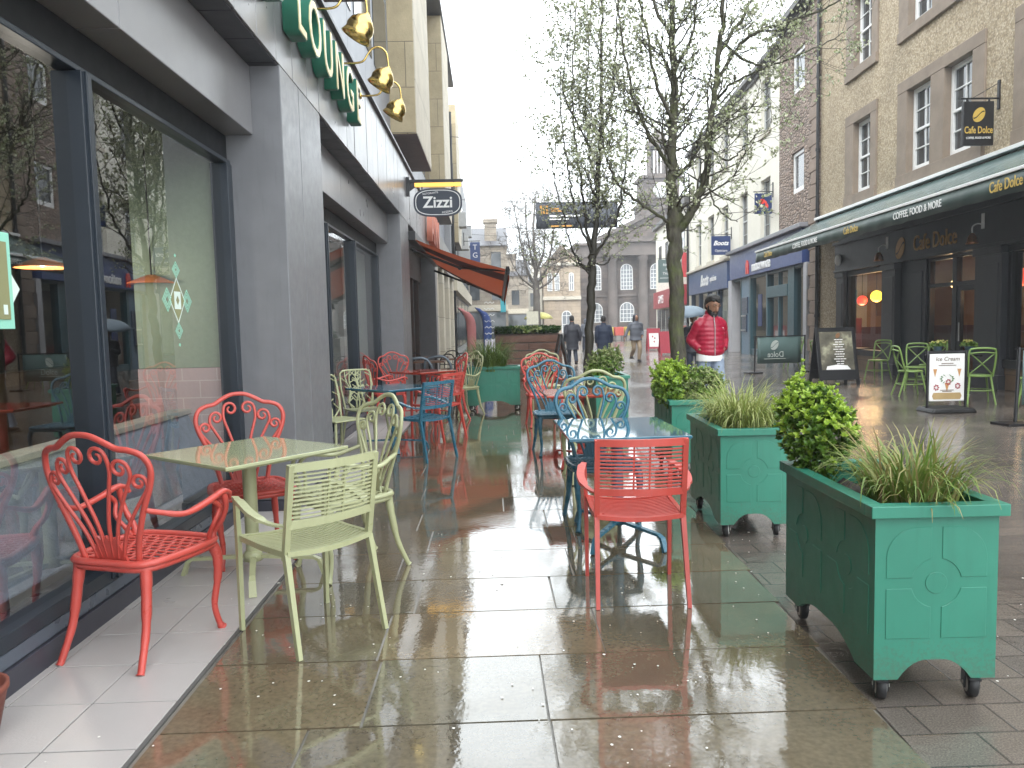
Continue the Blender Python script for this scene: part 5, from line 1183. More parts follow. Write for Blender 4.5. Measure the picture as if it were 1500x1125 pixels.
# green chairs
def cross_chair(label,x,y,a,proto=[None]):
    if proto[0]: return dup(proto[0],(x,y,0),a,label)
    o=thing('cross_back_chair',label,'chair',(x,y,0),a,'green chairs of the cafe'); m=m_cafegreen
    b=MB(); b.lathe([(.0,.44),(.20,.44),(.215,.455),(.20,.47),(.0,.462)],20); b.build('seat',m,o)
    b=MB(); C=crom([(-.175,-.14,.45),(-.19,-.20,.65),(-.185,-.25,.86),(-.12,-.272,.91),(.12,-.272,.91),(.185,-.25,.86),(.19,-.20,.65),(.175,-.14,.45)],5); b.tube(C,.017,8); b.tube(crom([(-.18,-.25,.83),(0,-.285,.85),(.18,-.25,.83)],4),.035,6,.35)
    b.tube(crom([(-.17,-.15,.48),(0,-.235,.66),(.16,-.25,.82)],5),.014,6,.7); b.tube(crom([(.17,-.15,.48),(0,-.240,.66),(-.16,-.25,.82)],5),.014,6,.7); b.build('backrest',m,o)
    for s in (1,-1):
        MB().tube(crom([(s*.15,.13,.45),(s*.18,.17,.25),(s*.21,.21,0)],4),[.018,.014],8).build('leg',m,o); MB().tube(crom([(s*.15,-.13,.45),(s*.175,-.19,.22),(s*.20,-.26,0)],4),[.018,.014],8).build('leg',m,o)
    b=MB(); C=crom([(.16,.16,.22),(-.16,.16,.22),(-.17,-.18,.22),(.17,-.18,.22)],4,True); C.append(C[0]); b.tube(C,.009,6,cap=False); b.build('stretcher',m,o)
    proto[0]=o; return o
cross_chair('green cross back chair left of the white swing board, facing right',7.66,13.55,-1.75)
cross_chair('green cross back chair behind the white swing board',8.35,14.55,2.6)
cross_chair('green cross back chair between the swing board and the right barrier, facing left',8.0,12.15,-.35)
cross_chair('green cross back chair half hidden by the right barrier',8.35,11.35,1.0)
cross_chair('green cross back chair under the left cafe window, right of the menu board',8.95,17.2,2.2)
cross_chair('green cross back chair behind the canvas barrier with the emblem',8.65,21.4,1.5)
cross_chair('green cross back chair behind the menu board',8.0,17.9,-1.4)
cross_chair('green cross back chair against the doorway of the cafe',8.95,15.1,2.0)
def ctable(label,x,y,proto=[None]):
    if proto[0]: return dup(proto[0],(x,y,0),.2,label)
    o=thing('pedestal_table',label,'table',(x,y,0),0,'dark tables of the cafe')
    b=MB(); b.box(-.33,.33,-.33,.33,.72,.75); b.build('table_top',m_black,o,bevel=.008)
    b=MB(); b.tube([(0,0,.03),(0,0,.72)],.04,10); b.build('column',m_steel,o)
    b=MB()
    for a in (0,PI/2): b.tube([(-.32*cos(a),-.32*sin(a),.012),(0,0,.05),(.32*cos(a),.32*sin(a),.012)],.028,6,.5)
    b.build('foot',m_steel,o); proto[0]=o; return o
ctable('dark pedestal table behind the white swing board with two flower pots',8.32,13.35)
ctable('dark pedestal table beside the left cafe window with one flower pot',8.35,17.35)
lf_prim=leafmat('primrose_leaf',(.12,.22,.04),(.18,.28,.05),(.09,.16,.03)); lf_yel=leafmat('primrose_yellow',(.72,.62,.12),(.62,.60,.22),(.70,.66,.30))
def fpot(label,x,y,z,seed):
    rg=random.Random(seed); o=thing('flower_pot',label,'flower pot',(x,y,z),0,'yellow flower pots on the cafe tables')
    MB().lathe([(.0,.0),(.055,.0),(.075,.14),(.08,.145),(.07,.14),(.0,.12)],16).build('pot',mat('blue_grey_pot',(.09,.16,.20),.4),o)
    b=MB(); c=MB()
    for k in range(60): rosette(b,Vector((rg.gauss(0,.05),rg.gauss(0,.05),rg.uniform(.13,.20))),Vector((rg.gauss(0,1),rg.gauss(0,1),1)),rg,4,.05,.018)
    for k in range(34): rosette(c,Vector((rg.gauss(0,.055),rg.gauss(0,.055),rg.uniform(.19,.25))),Vector((rg.gauss(0,.4),rg.gauss(0,.4),1)),rg,5,.026,.014)
    b.build('leaves',lf_prim,o); c.build('flowers',lf_yel,o)
fpot('yellow flowers in the left pot on the table behind the swing board',8.13,13.50,.751,1)
fpot('yellow flowers in the right pot on the table behind the swing board',8.55,13.25,.751,2)
fpot('yellow flowers in a blue pot on the table beside the left cafe window',8.25,17.30,.751,3)
# ---------------------------------------------------------------- far end of the street
m_mus=brickmat('dark_museum_ashlar',(.15,.118,.10),(.105,.086,.08),(.07,.06,.056),1.1,.42,.02,.9,.4,rot=(PI/2,0,0),var=.4,ns=.9)
m_sand=brickmat('golden_ashlar',(.42,.34,.25),(.36,.29,.22),(.25,.2,.16),.9,.38,.015,.9,.4,rot=(PI/2,0,0),var=.25,ns=.8)
m_grime=mat('sooty_stone',(.125,.105,.095),.9,.35,.7,.3,8)
MY=88.0; o=thing('museum','dark stone classical museum with columns, pediment and arched windows closing the street','building',(19,MY,0))
def fbx(b,x0,x1,z0,z1,y0,y1): b.box(x0,x1,MY-y1,MY-y0,z0,z1)      # y measured towards the camera
b=MB(); fbx(b,10.1,36,0,9.2,-12,0); b.build('wall',m_mus,o,rel=True)
b=MB(); fbx(b,10.0,36.2,9.2,9.75,-12,.25); fbx(b,10.05,36.1,9.75,10.5,-12,.15); fbx(b,9.8,36.4,10.5,10.8,-12,.6); fbx(b,10.0,36.2,4.55,4.8,0,.15); fbx(b,10.0,36.2,0,.9,0,.25)
fbx(b,13.0,32.6,9.2,9.8,.25,1.5); fbx(b,13.1,32.5,9.8,10.7,.15,1.4); fbx(b,12.8,32.8,10.7,11.05,.6,1.9)
b.build('entablature',m_grime,o,rel=True,bevel=.03)
b=MB(); b.prism([(12.9,11.06),(32.7,11.06),(22.8,15.6)],lambda a,c,h:(a,MY-h,c),-.5,1.3); b.build('pediment',m_mus,o,rel=True)
b=MB()
for s in (1,-1):
    b.prism([(22.8+s*10.4,10.9),(22.8+s*10.4,11.35),(22.8,16.1),(22.8,15.6)],lambda a,c,h:(a,MY-h,c),-.6,1.75)
b.build('raking_cornice',m_grime,o,rel=True)
for x in (14.1,17.65,21.2,24.7,28.2,31.7):
    b=MB(); b.lathe([(.60,.9),(.58,1.2),(.56,5),(.47,8.6),(.62,8.75),(.66,9.18)],18,Matrix.Translation((x,MY-.85,0))); b.box(x-.7,x+.7,MY-1.5,MY-.2,0,.9); b.build('column',m_grime,o,rel=True)
def archwin(x,z0,z1,w,nx,nz,m,par,yy):
    h=w/2; b=MB(); n=10; cz=z1-h
    arc=[(x+h*cos(PI*i/n),cz+h*sin(PI*i/n)) for i in range(n+1)]; T=lambda a,c,hh:(a,yy-hh,c)
    fr=MB(); t=.09; inn=[(x+(h-t)*cos(PI*i/n),cz+(h-t)*sin(PI*i/n)) for i in range(n+1)]
    O=[(x+h,z0)]+arc+[(x-h,z0)]; I=[(x+h-t,z0+t)]+inn+[(x-h+t,z0+t)]
    k=len(O); fr.add([T(a,c,.06) for a,c in O]+[T(a,c,.06) for a,c in I],[(i,(i+1)%k,k+(i+1)%k,k+i) for i in range(k)])
    for i in range(1,nx): q=x-h+w*i/nx; fr.prism([(q-.03,z0),(q+.03,z0),(q+.03,cz+h*.8),(q-.03,cz+h*.8)],T,.03,.06)
    for i in range(1,nz): q=z0+(cz-z0)*i/(nz-1); fr.prism([(x-h,q-.03),(x+h,q-.03),(x+h,q+.03),(x-h,q+.03)],T,.03,.06)
    w_=fr.build('window',m_white,par,rel=True); g=MB(); g.add([T(a,c,.02) for a,c in O],[tuple(range(k))]); g.build('pane',mat('grey_far_pane',(.20,.22,.24),.15,.25,.6,0,60,0,0,.05,.8),w_)
for x in (12.2,15.9,19.4,23,26.5,30): archwin(x,5.35,8.35,1.45,4,6,m_white,o,MY-.01); 
for x in (12.2,15.9,23,26.5,30): archwin(x,1.6,3.9,1.7,4,4,m_white,o,MY-.01)
b=MB(); b.prism([(18.5,0)]+[(19.4+.9*cos(PI*(1-i/10)),3.2+.9*sin(PI*(1-i/10))) for i in range(11)]+[(20.3,0)],lambda a,c,h:(a,MY-h,c),.0,.05); b.build('door',m_dwood,o,rel=True)
b=MB(); b.box(19.3,20.4,MY-.4,MY-.3,2.9,3.8); b.build('red_notice',mat('red_notice',(.55,.04,.06),.5),o,rel=True)
b=MB(); b.box(18.2,23.2,MY+2.5,MY+7,10.5,15.4); b.box(18.0,23.4,MY+2.3,MY+7.2,15.4,15.8); b.box(18.5,22.9,MY+2.8,MY+6.7,15.8,18.6); b.box(18.2,23.2,MY+2.5,MY+7,18.6,19.0); b.box(19.3,22.1,MY+3.6,MY+5.9,19,19.4); b.build('clock_tower',m_mus,o,rel=True,bevel=.06)
b=MB()
for i in range(8):
    a=i*PI/4+.39; b.lathe([(.17,19.4),(.15,22.6)],8,Matrix.Translation((20.7+1.15*cos(a),MY+4.75+1.15*sin(a),0)))
b.lathe([(1.5,22.6),(1.5,23),(1.2,23.4),(.7,24.3),(.0,24.9)],16,Matrix.Translation((20.7,MY+4.75,0))); b.build('lantern',m_grime,o,rel=True)
b=MB(); b.lathe([(.0,0),(.95,0),(.95,.08),(.0,.1)],24,Matrix.Translation((20.7,MY+2.8,17.2))@Matrix.Rotation(PI/2,4,'X')); b.build('clock_face',m_white,o,rel=True)
b=MB(); b.box(20.66,20.74,MY+2.66,MY+2.70,17.2,17.95); b.box(20.7,21.2,MY+2.66,MY+2.70,17.16,17.24); b.build('clock_hands',m_black,o,rel=True)
b=MB(); 
for i in range(4): b.box(9+.0,36,MY-7+i*.5,MY-2.0,0+.16*i,.16*(i+1))
struct(b.build('steps',mat('grey_steps',(.26,.25,.24),.4,.2,2)))
b=MB(); b.box(5.5,15,66,66.5,0,.75); struct(b.build('low_wall',MATS['grey_steps']))
o=thing('sandstone_building','golden sandstone building with a gabled corner left of the dark museum','building',(8,84,0))
b=MB(); b.box(5.9,10.0,84,95,0,8.2); b.build('wall',m_sand,o,rel=True)
b=MB(); b.prism([(5.9,8.25),(10.0,8.25),(9.2,9.2),(7.9,10.3),(6.8,9.0)],lambda a,c,h:(a,84+h,c),0,3); b.build('gable',m_sand,o,rel=True)
for q in ((83.7,8.0,8.3),(83.75,4.2,4.6),(83.8,.1,.5)): MB().box(5.75,10.05,q[0],84,q[1],q[2]).build('string_course',MATS['pale_sill'],o,rel=True,bevel=.02)
for x in (6.6,7.4,9.0): archwin(x,5.2,7.2,.55,2,3,m_white,o,83.98)
archwin(8.4,.5,3.0,1.1,2,3,m_white,o,83.98)
m_lst=brickmat('pale_brown_stone',(.36,.31,.25),(.30,.26,.21),(.2,.17,.14),.8,.35,.015,.9,.4,rot=(PI/2,0,0),var=.3,ns=.7)
def farhouse(label,x0,x1,y0,h,m,chim,wins=2):
    o=thing('far_house',label,'building',((x0+x1)/2,y0,0),0,'houses at the far left end of the street')
    b=MB(); b.box(x0,x1,y0,y0+9,0,h); b.build('wall',m,o,rel=True)
    b=MB(); b.prism([(y0-.2,h),(y0+9.2,h),(y0+4.5,h+2.0)],lambda a,c,hh:(hh,a,c),x0-.1,x1+.1); b.build('roof',MATS['slate_roof'],o,rel=True)
    for cx in chim: 
        b=MB(); b.box(cx-.5,cx+.5,y0+1,y0+2,h-.5,h+2.2); b.box(cx-.6,cx+.6,y0+.9,y0+2.1,h+2.0,h+2.3); b.build('chimney',m,o,rel=True)
    n=max(1,int((x1-x0)/1.5))
    for i in range(n):
        xx=x0+(i+.5)*(x1-x0)/n
        for z in (3.6,6.0):
            if z+1.5<h: MB().box(xx-.4,xx+.4,y0-.03,y0+.05,z,z+1.5).build('window',m_pane,o,rel=True)
    b=MB(); b.box(x0+.2,x1-.2,y0-.06,y0,.4,2.6); b.build('shop_window',m_pane,o,rel=True)
    b=MB(); b.box(x0,x1,y0-.15,y0+.02,2.7,3.2); b.build('fascia',MATS['cream_fascia'],o,rel=True)
farhouse('brown stone house with a tall chimney, nearest at the end of the left terrace',-2.2,1.4,62,8.0,m_lst,(.1,))
farhouse('pale stone house behind the bare tree, right of the chimney house',1.2,3.9,78,6.6,m_lst,(2.2,))
farhouse('white fronted house between the bare tree and the sandstone building',3.95,5.85,86,6.4,m_cream,(5.2,))
# market stalls and boards at the square
def stall(label,px,Y,w,m):
    p=PX(px,485,Y); o=thing('market_stall',label,'stall',(p.x,Y,0),0,'stalls before the museum')
    MB().box(-w/2,w/2,-.5,.5,.45,1.15).build('stall_cover',m,o,bevel=.03)
    b=MB()
    for a in (-1,1):
        for c in (-1,1): b.box(a*(w/2-.05)-.03,a*(w/2-.05)+.03,c*.42-.03,c*.42+.03,0,.46)
    b.build('trestle',m_black,o)
m_yb=mat('yellow_cover',(.62,.50,.10),.6); m_rb=mat('coral_cover',(.62,.12,.10),.6)
stall('yellow covered market stall left of the coral one before the museum',890,62,.85,m_yb); stall('coral covered market stall between two yellow ones before the museum',906,62,.7,m_rb); stall('yellow covered market stall right of the coral one before the museum',921,62,.7,m_yb)
def aboard(label,px,py,Y,w,h,m,mp,rz=0,frame=None):
    p=PX(px,py,Y); o=thing('advertising_board',label,'sign',(p.x,Y,0),rz,'small A boards along the street')
    b=MB()
    for s in (-1,1):
        T=lambda a,c,hh:(a,s*(.26*(1-c/h)+hh),c)
        b.prism([(-w/2,.1),(w/2,.1),(w/2,h),(-w/2,h)],T,-.015,.015)
        for q in (-1,1): b.prism([(q*w/2-.03,0),(q*w/2+.03,0),(q*w/2+.03,h),(q*w/2-.03,h)],T,-.025,.025)
    b.build('board',m,o)
    T=lambda a,c,hh:(a,-(.26*(1-c/h)+hh),c)
    if mp:
        MB().prism([(-w*.4,.2),(w*.4,.2),(w*.4,h*.78),(-w*.4,h*.78)],T,.016,.022).build('poster',mp,o)
        b=MB()
        for k,(x,z) in enumerate(((-.1,.7),(.08,.62),(.02,.45))): b.prism([(x*w+.07*w*cos(i),h*z*.9+.05*sin(i)) for i in range(6)],T,.0225,.026)
        b.build('printed_dots',m,o)
    return o
m_mar=mat('maroon_board',(.34,.03,.05),.4)
aboard('maroon A board with a white poster, beyond the walking man in the grey jacket',957,495,39,.62,1.15,m_mar,m_white)
aboard('maroon A board without a poster just left of the mossy trunk',976,503,33,.55,1.05,m_mar,None)
aboard('black A board seen edge on beside the brown timber planter',1,1,1,.62,1.22,m_black,MATS['printed_menu'],PI/2).location=(1.66,18.2,0)
# timber planter
o=thing('timber_planter','large brown timber planter with dark leafy plants behind the crosswise green planter','planter',(.95,20.1,0))
m_plank=brickmat('wet_brown_planks',(.20,.095,.06),(.15,.07,.045),(.03,.018,.012),2.6,.20,.012,.35,.4,rot=(PI/2,0,0),var=.3,ns=2.5)
b=MB()
for k in range(6): b.box(-.86,.86,-.75,.75,k*.203+.003,(k+1)*.203-.003)
b.build('planks',m_plank,o,bevel=.008)
b=MB(); b.box(-.80,.80,-.70,.70,1.22,1.235); b.build('soil',m_grit,o)
lf_ev=leafmat('evergreen_leaf',(.020,.060,.014),(.035,.09,.02),(.06,.12,.03),.35)
rg=random.Random(21); root=thing('bedding_plants','low dark green and pale leafy plants filling the timber planter','plant',(.95,20.1,1.23)); b=MB(); c=MB()
for i in range(520):
    p=Vector((rg.uniform(-.82,.82),rg.uniform(-.72,.6),rg.uniform(0,.13))); rosette(b if abs(p.x+.05)>.35 or rg.random()<.4 else c,p,Vector((rg.gauss(0,.6),rg.gauss(-.2,.6),1)),rg,7,.11,.03)
b.build('dark_leaves',lf_ev,root); c.build('pale_leaves',lf_var,root)
# banner across the street
Y=40.0; p0=PX(785,297,Y); p1=PX(905,333,Y); o=thing('street_banner','dark grey banner with amber blocks and white lines slung over the street between the trees','banner',((p0.x+p1.x)/2,Y,(p0.z+p1.z)/2)); w=p1.x-p0.x; h=p0.z-p1.z
m_bn=mat('charcoal_banner',(.055,.062,.078),.6,.12,2); m_amb=mat('amber_print',(.60,.30,.06),.5)
q=MB(); n=16
q.add([(-w/2+w*i/n,.03*sin(i*1.3),z) for i in range(n+1) for z in (h/2,0,-h/2)],[(i*3+j,i*3+j+1,i*3+j+4,i*3+j+3) for i in range(n) for j in (0,1)],True); cv=q.build('canvas',m_bn,o); cv.modifiers.new('t','SOLIDIFY').thickness=.012
b=MB()
for k in range(3): b.box(-w/2+.2+k*.16,-w/2+.31+k*.16,-.07,-.06,.08,.52)
b.box(-w/2+.75,-w/2+1.4,-.07,-.06,.18,.26); b.box(-w/2+.75,-w/2+1.2,-.07,-.06,.30,.38); b.box(-w/2+.7,-w/2+1.9,-.07,-.06,-.60,-.52); b.build('amber_print',m_amb,o)
b=MB(); b.box(-w/2+.7,w/2-2.0,-.07,-.06,-.09,.01); b.box(-w/2+.7,w/2-2.6,-.07,-.06,-.24,-.17); b.build('white_print',m_white,o)
b=MB()
for z in (h/2,-h/2): b.tube([(-1.75-o.location.x,0,z+.25),(-w/2,0,z),(w/2,0,z),(11.6-o.location.x,0,z+.2)],.014,5)
b.build('cables',m_black,o)
for k,(Y,za,l) in enumerate(((30,8.9,'thin cable slung high across the street before the banner'),(52,7.8,'thin cable slung across the street beyond the banner'))):
    b=MB(); b.tube(crom([(-1.9,Y,za),(3,Y,za-.35),(8,Y,za-.35),(11.0,Y,za)],6),.012,5); tag(b.build('overhead_cable',m_black),l,'cable','cables across the street')
# ---------------------------------------------------------------- trees
def bark():
    m,nt,b=newmat('mossy_bark'); n=noise(nt,5,6,rough=.7); v=tc(nt); mp=nt.nodes.new('ShaderNodeMapping'); mp.inputs['Scale'].default_value=(9,9,2.2); nt.links.new(v,mp.inputs[0])
    n2=noise(nt,2.2,5,vec=mp.outputs[0],rough=.7)
    c1=ramp(nt,n2,[(.3,(.030,.026,.020)),(.6,(.085,.078,.055)),(.8,(.13,.12,.09))]); c2=ramp(nt,n2,[(.3,(.040,.050,.014)),(.7,(.095,.115,.030))])
    f_=ramp(nt,n,[(.44,(0,)*3),(.70,(1,)*3)]); c=mix(nt,f_.outputs[0],c1.outputs[0],c2.outputs[0]); nt.links.new(c,b.inputs['Base Color']); b.inputs['Roughness'].default_value=.75; bumpn(nt,b,n2,.9,.04); return m
m_bark=bark(); m_twig=mat('twig_bark',(.05,.045,.032),.7,.35,9,.3,40); m_barkd=mat('dark_wet_bark',(.038,.034,.024),.55,.4,7,.7,26)
lf_bl=leafmat('pear_blossom',(.42,.46,.26),(.68,.68,.56),(.24,.32,.10),.5,.35)
m_grey=mat('grey_branch',(.16,.145,.13),.8,.25,4)
def tree(label,base,limbs,seed,trunk_m,twig_m,leaf=None,levels=3,dens=1.0,tw=.9,leafn=3,upb=.5,start=.12,lsz=.034,rmin=.0028):
    """limbs: list of (points, r0, r1) in world space; the first is the trunk"""
    rg=random.Random(seed); root=thing('street_tree',label,'tree',base)
    T=MB(); W=MB(); Lf=MB()
    def twig(p,d,L,r_,lv):
        n=5; P=[p.copy()]; d=d.normalized()
        for i in range(n):
            d=(d+Vector((rg.gauss(0,.17),rg.gauss(0,.17),rg.gauss(.06*upb,.13)))).normalized(); P.append(P[-1]+d*L/n)
        W.tube(P,[r_,r_*.45],5 if r_>.012 else 4,cap=False)
        if lv>0:
            for k in range(rg.randint(2,4) if lv>1 else rg.randint(2,3)):
                t=rg.uniform(.25,.98); i=min(n-1,int(t*n)); q=P[i].lerp(P[i+1],t*n-i); ax=(P[i+1]-P[i]).normalized(); s=ax.orthogonal(); s.rotate(Matrix.Rotation(rg.random()*6.28,3,ax)); a=rg.uniform(.45,1.0)
                twig(q,ax*cos(a)+s*sin(a)+Vector((0,0,upb*.35)),L*rg.uniform(.42,.68),max(rmin,r_*.55),lv-1)
        if leaf and lv<=1:
            for k in range(leafn+ (1 if lv==0 else 0)):
                q=P[rg.randint(1,n)]+Vector((rg.gauss(0,.02),rg.gauss(0,.02),rg.gauss(0,.02))); m_=rg.choice((4,6,8)); rosette(Lf,q,Vector((rg.gauss(0,1),rg.gauss(0,1),rg.gauss(.5,1))),rg,m_,lsz*rg.uniform(.7,1.3),lsz*.42)
    for li,(pts,r0,r1) in enumerate(limbs):
        C=crom(pts,6); k=len(C); C=[c+Vector((rg.gauss(0,.012),rg.gauss(0,.012),0))*(1 if 0<i<k-1 else 0) for i,c in enumerate(C)]
        rs=[r0+(r1-r0)*(i/(k-1))**.8 for i in range(k)]
        if li==0: rs[0]*=1.35; rs[1]*=1.12
        rs=[x*(1+rg.gauss(0,.03)) for x in rs]
        T.tube(C,rs,12 if r0>.08 else 8)
        ln=sum((C[i+1]-C[i]).length for i in range(k-1)); cnt=int(ln*4.2*dens)
        for j in range(cnt):
            t=start+(1-start)*(j+rg.random())/cnt if li else .72+.28*rg.random()
            i=min(k-2,int(t*(k-1))); q=C[i]; ax=(C[i+1]-C[i]).normalized(); s=ax.orthogonal(); s.rotate(Matrix.Rotation(rg.random()*6.28,3,ax)); a=rg.uniform(.5,1.15)
            if li==0 and rg.random()<.8: continue
            twig(q,ax*cos(a)+s*sin(a)+Vector((0,0,upb*.4)),tw*rg.uniform(.55,1.15)*(1-.35*t),max(rmin*1.6,min(.017,rs[i]*rg.uniform(.22,.38))),levels-1)
    T.build('trunk',trunk_m,root,rel=True); W.build('twigs',twig_m,root,rel=True)
    if leaf: Lf.build('blossom',leaf,root,rel=True)
    return root
def L(Y,pp,dy=0): return [PX(x,y,Y+dy*(i/(len(pp)-1))) for i,(x,y) in enumerate(pp)]
Y=10.2
b0=PX(993,480,Y); 
limbs=[([Vector((b0.x,Y,-.05))]+L(Y,((993,520),(991,440),(989,370),(988,330),(987,300))),.105,.098),
 (L(Y,((987,320),(984,260),(986,190),(988,120),(984,50),(986,-30),(990,-130),(985,-260)),.3),.085,.018),
 (L(Y,((990,345),(1010,315),(1030,270),(1040,200),(1048,120),(1057,40),(1062,-40),(1070,-150),(1080,-260)),-.5),.068,.015),
 (L(Y,((986,330),(960,312),(930,292),(905,270),(890,235),(880,190)),-.9),.026,.008),
 (L(Y,((988,262),(1005,245),(1020,225),(1026,195),(1050,170),(1085,160),(1130,152)),.8),.026,.007),
 (L(Y,((985,250),(955,205),(930,150),(915,80),(905,0),(900,-90)),.6),.032,.008),
 (L(Y,((986,180),(960,120),(950,60),(935,-10),(930,-90)),-.8),.028,.008),
 (L(Y,((986,110),(1010,60),(1020,0),(1025,-90)),1.0),.028,.008),
 (L(Y,((1046,130),(1080,70),(1115,45),(1160,30),(1215,10),(1250,-20)),-.7),.030,.008),
 (L(Y,((1052,80),(1090,20),(1120,-40),(1150,-110)),.9),.030,.008),
 (L(Y,((1038,215),(1065,235),(1090,215),(1110,195)),-.6),.017,.006),
 (L(Y,((1037,250),(1042,290),(1062,315),(1080,325)),-.5),.016,.006),
 (L(Y,((984,60),(950,-20),(940,-100),(930,-200)),.5),.026,.008),
 (L(Y,((1058,0),(1110,-60),(1150,-140),(1190,-200)),-.5),.030,.008),
 (L(Y,((1055,60),(1095,90),(1130,95),(1170,80),(1215,60),(1245,40)),.6),.022,.006),
 (L(Y,((1046,150),(1075,120),(1120,100),(1160,70)),-1.0),.022,.006),
 (L(Y,((988,200),(960,190),(925,150),(900,120)),.9),.018,.006)]
tree('tall blossoming pear tree with a thick mossy trunk on the right of the walkway',(b0.x,Y,0),limbs,3,m_bark,m_twig,lf_bl,3,1.8,.90,2,lsz=.030)
Y=13.2; b0=PX(864,480,Y)
limbs=[([Vector((b0.x-.06,Y,-.05))]+L(Y,((862,520),(866,450),(867,400),(868,370))),.078,.070),
 (L(Y,((868,380),(874,320),(877,260),(880,190),(881,110),(882,30),(884,-60),(886,-160)),.3),.056,.012),
 (L(Y,((866,395),(850,385),(838,365),(830,335),(822,300),(812,262),(806,225)),-.7),.022,.007),
 (L(Y,((867,375),(858,320),(850,260),(842,200),(838,140),(840,70),(845,0)),.5),.030,.008),
 (L(Y,((868,372),(846,320),(835,270),(828,220),(820,160),(822,100)),-.3),.024,.007),
 (L(Y,((869,378),(890,345),(905,310),(912,270),(918,220),(915,160),(912,90)),-.6),.028,.008),
 (L(Y,((870,385),(882,388),(892,383),(897,372)),-.2),.016,.006),
 (L(Y,((872,350),(892,320),(930,290)),.9),.017,.006),
 (L(Y,((876,280),(862,220),(858,150),(862,80),(866,0)),.8),.026,.008),
 (L(Y,((880,200),(896,150),(900,90),(905,20),(905,-60)),-.8),.024,.007),
 (L(Y,((878,240),(845,180),(825,130),(832,60),(838,-10)),.2),.020,.006)]
tree('slimmer blossoming pear tree with a dark trunk between the walkway and the timber planter',(b0.x,Y,0),limbs,8,m_barkd,m_twig,lf_bl,3,1.8,.88,2,.75,lsz=.033)
Y=47.0; b0=PX(787,475,Y)
limbs=[([Vector((b0.x,Y,0))]+L(Y,((787,480),(786,440),(785,410))),.24,.19),
 (L(Y,((785,415),(784,380),(781,340),(783,305),(785,280)),.5),.14,.02),(L(Y,((785,420),(772,395),(764,360),(757,325),(752,300)),-1),.10,.02),(L(Y,((786,420),(800,395),(808,360),(812,325),(808,295)),-1),.10,.02),
 (L(Y,((785,400),(775,360),(770,320),(772,285)),2),.085,.015),(L(Y,((785,400),(796,370),(798,330),(797,290)),2),.085,.015),(L(Y,((786,425),(765,408),(750,385),(742,355)),0),.07,.015),(L(Y,((786,425),(806,412),(822,390),(828,360)),0),.07,.015)]
tree('tall bare grey tree at the far end of the street, left of the museum',(b0.x,Y,0),limbs,5,m_grey,m_grey,None,4,1.1,2.0,0,.45,.05,.03,.010)
# ---------------------------------------------------------------- people
def voxel(o,v,sm=4):
    m=o.modifiers.new('one_surface','REMESH'); m.mode='VOXEL'; m.voxel_size=v; m.use_smooth_shade=True
    if sm: s=o.modifiers.new('smooth','SMOOTH'); s.iterations=sm; s.factor=.5
    return o
def hand(b,w,d,fwd,s=1.0):
    """palm, four fingers and a thumb from wrist w along d; fwd = palm side"""
    d=Vector(d).normalized(); n=Vector(fwd); n=(n-d*n.dot(d)).normalized(); x=d.cross(n)
    b.tube([w-d*.02,w+d*.03,w+d*.085],[.024,.036,.036],8,.5,up=n)
    for i,(o_,l) in enumerate(((-.030,.062),(-.010,.075),(.010,.070),(.029,.055))):
        p=w+d*.08+x*o_; b.tube([p,p+d*l*.45+n*.004,p+d*l*.8+n*.020,p+d*l*.9+n*.036],[.0105,.0100,.009,.008],6)
    p=w+d*.025-x*.030*s; b.tube([p,p+d*.025-x*.022*s+n*.012,p+d*.055-x*.024*s+n*.024],[.013,.0115,.009],6)
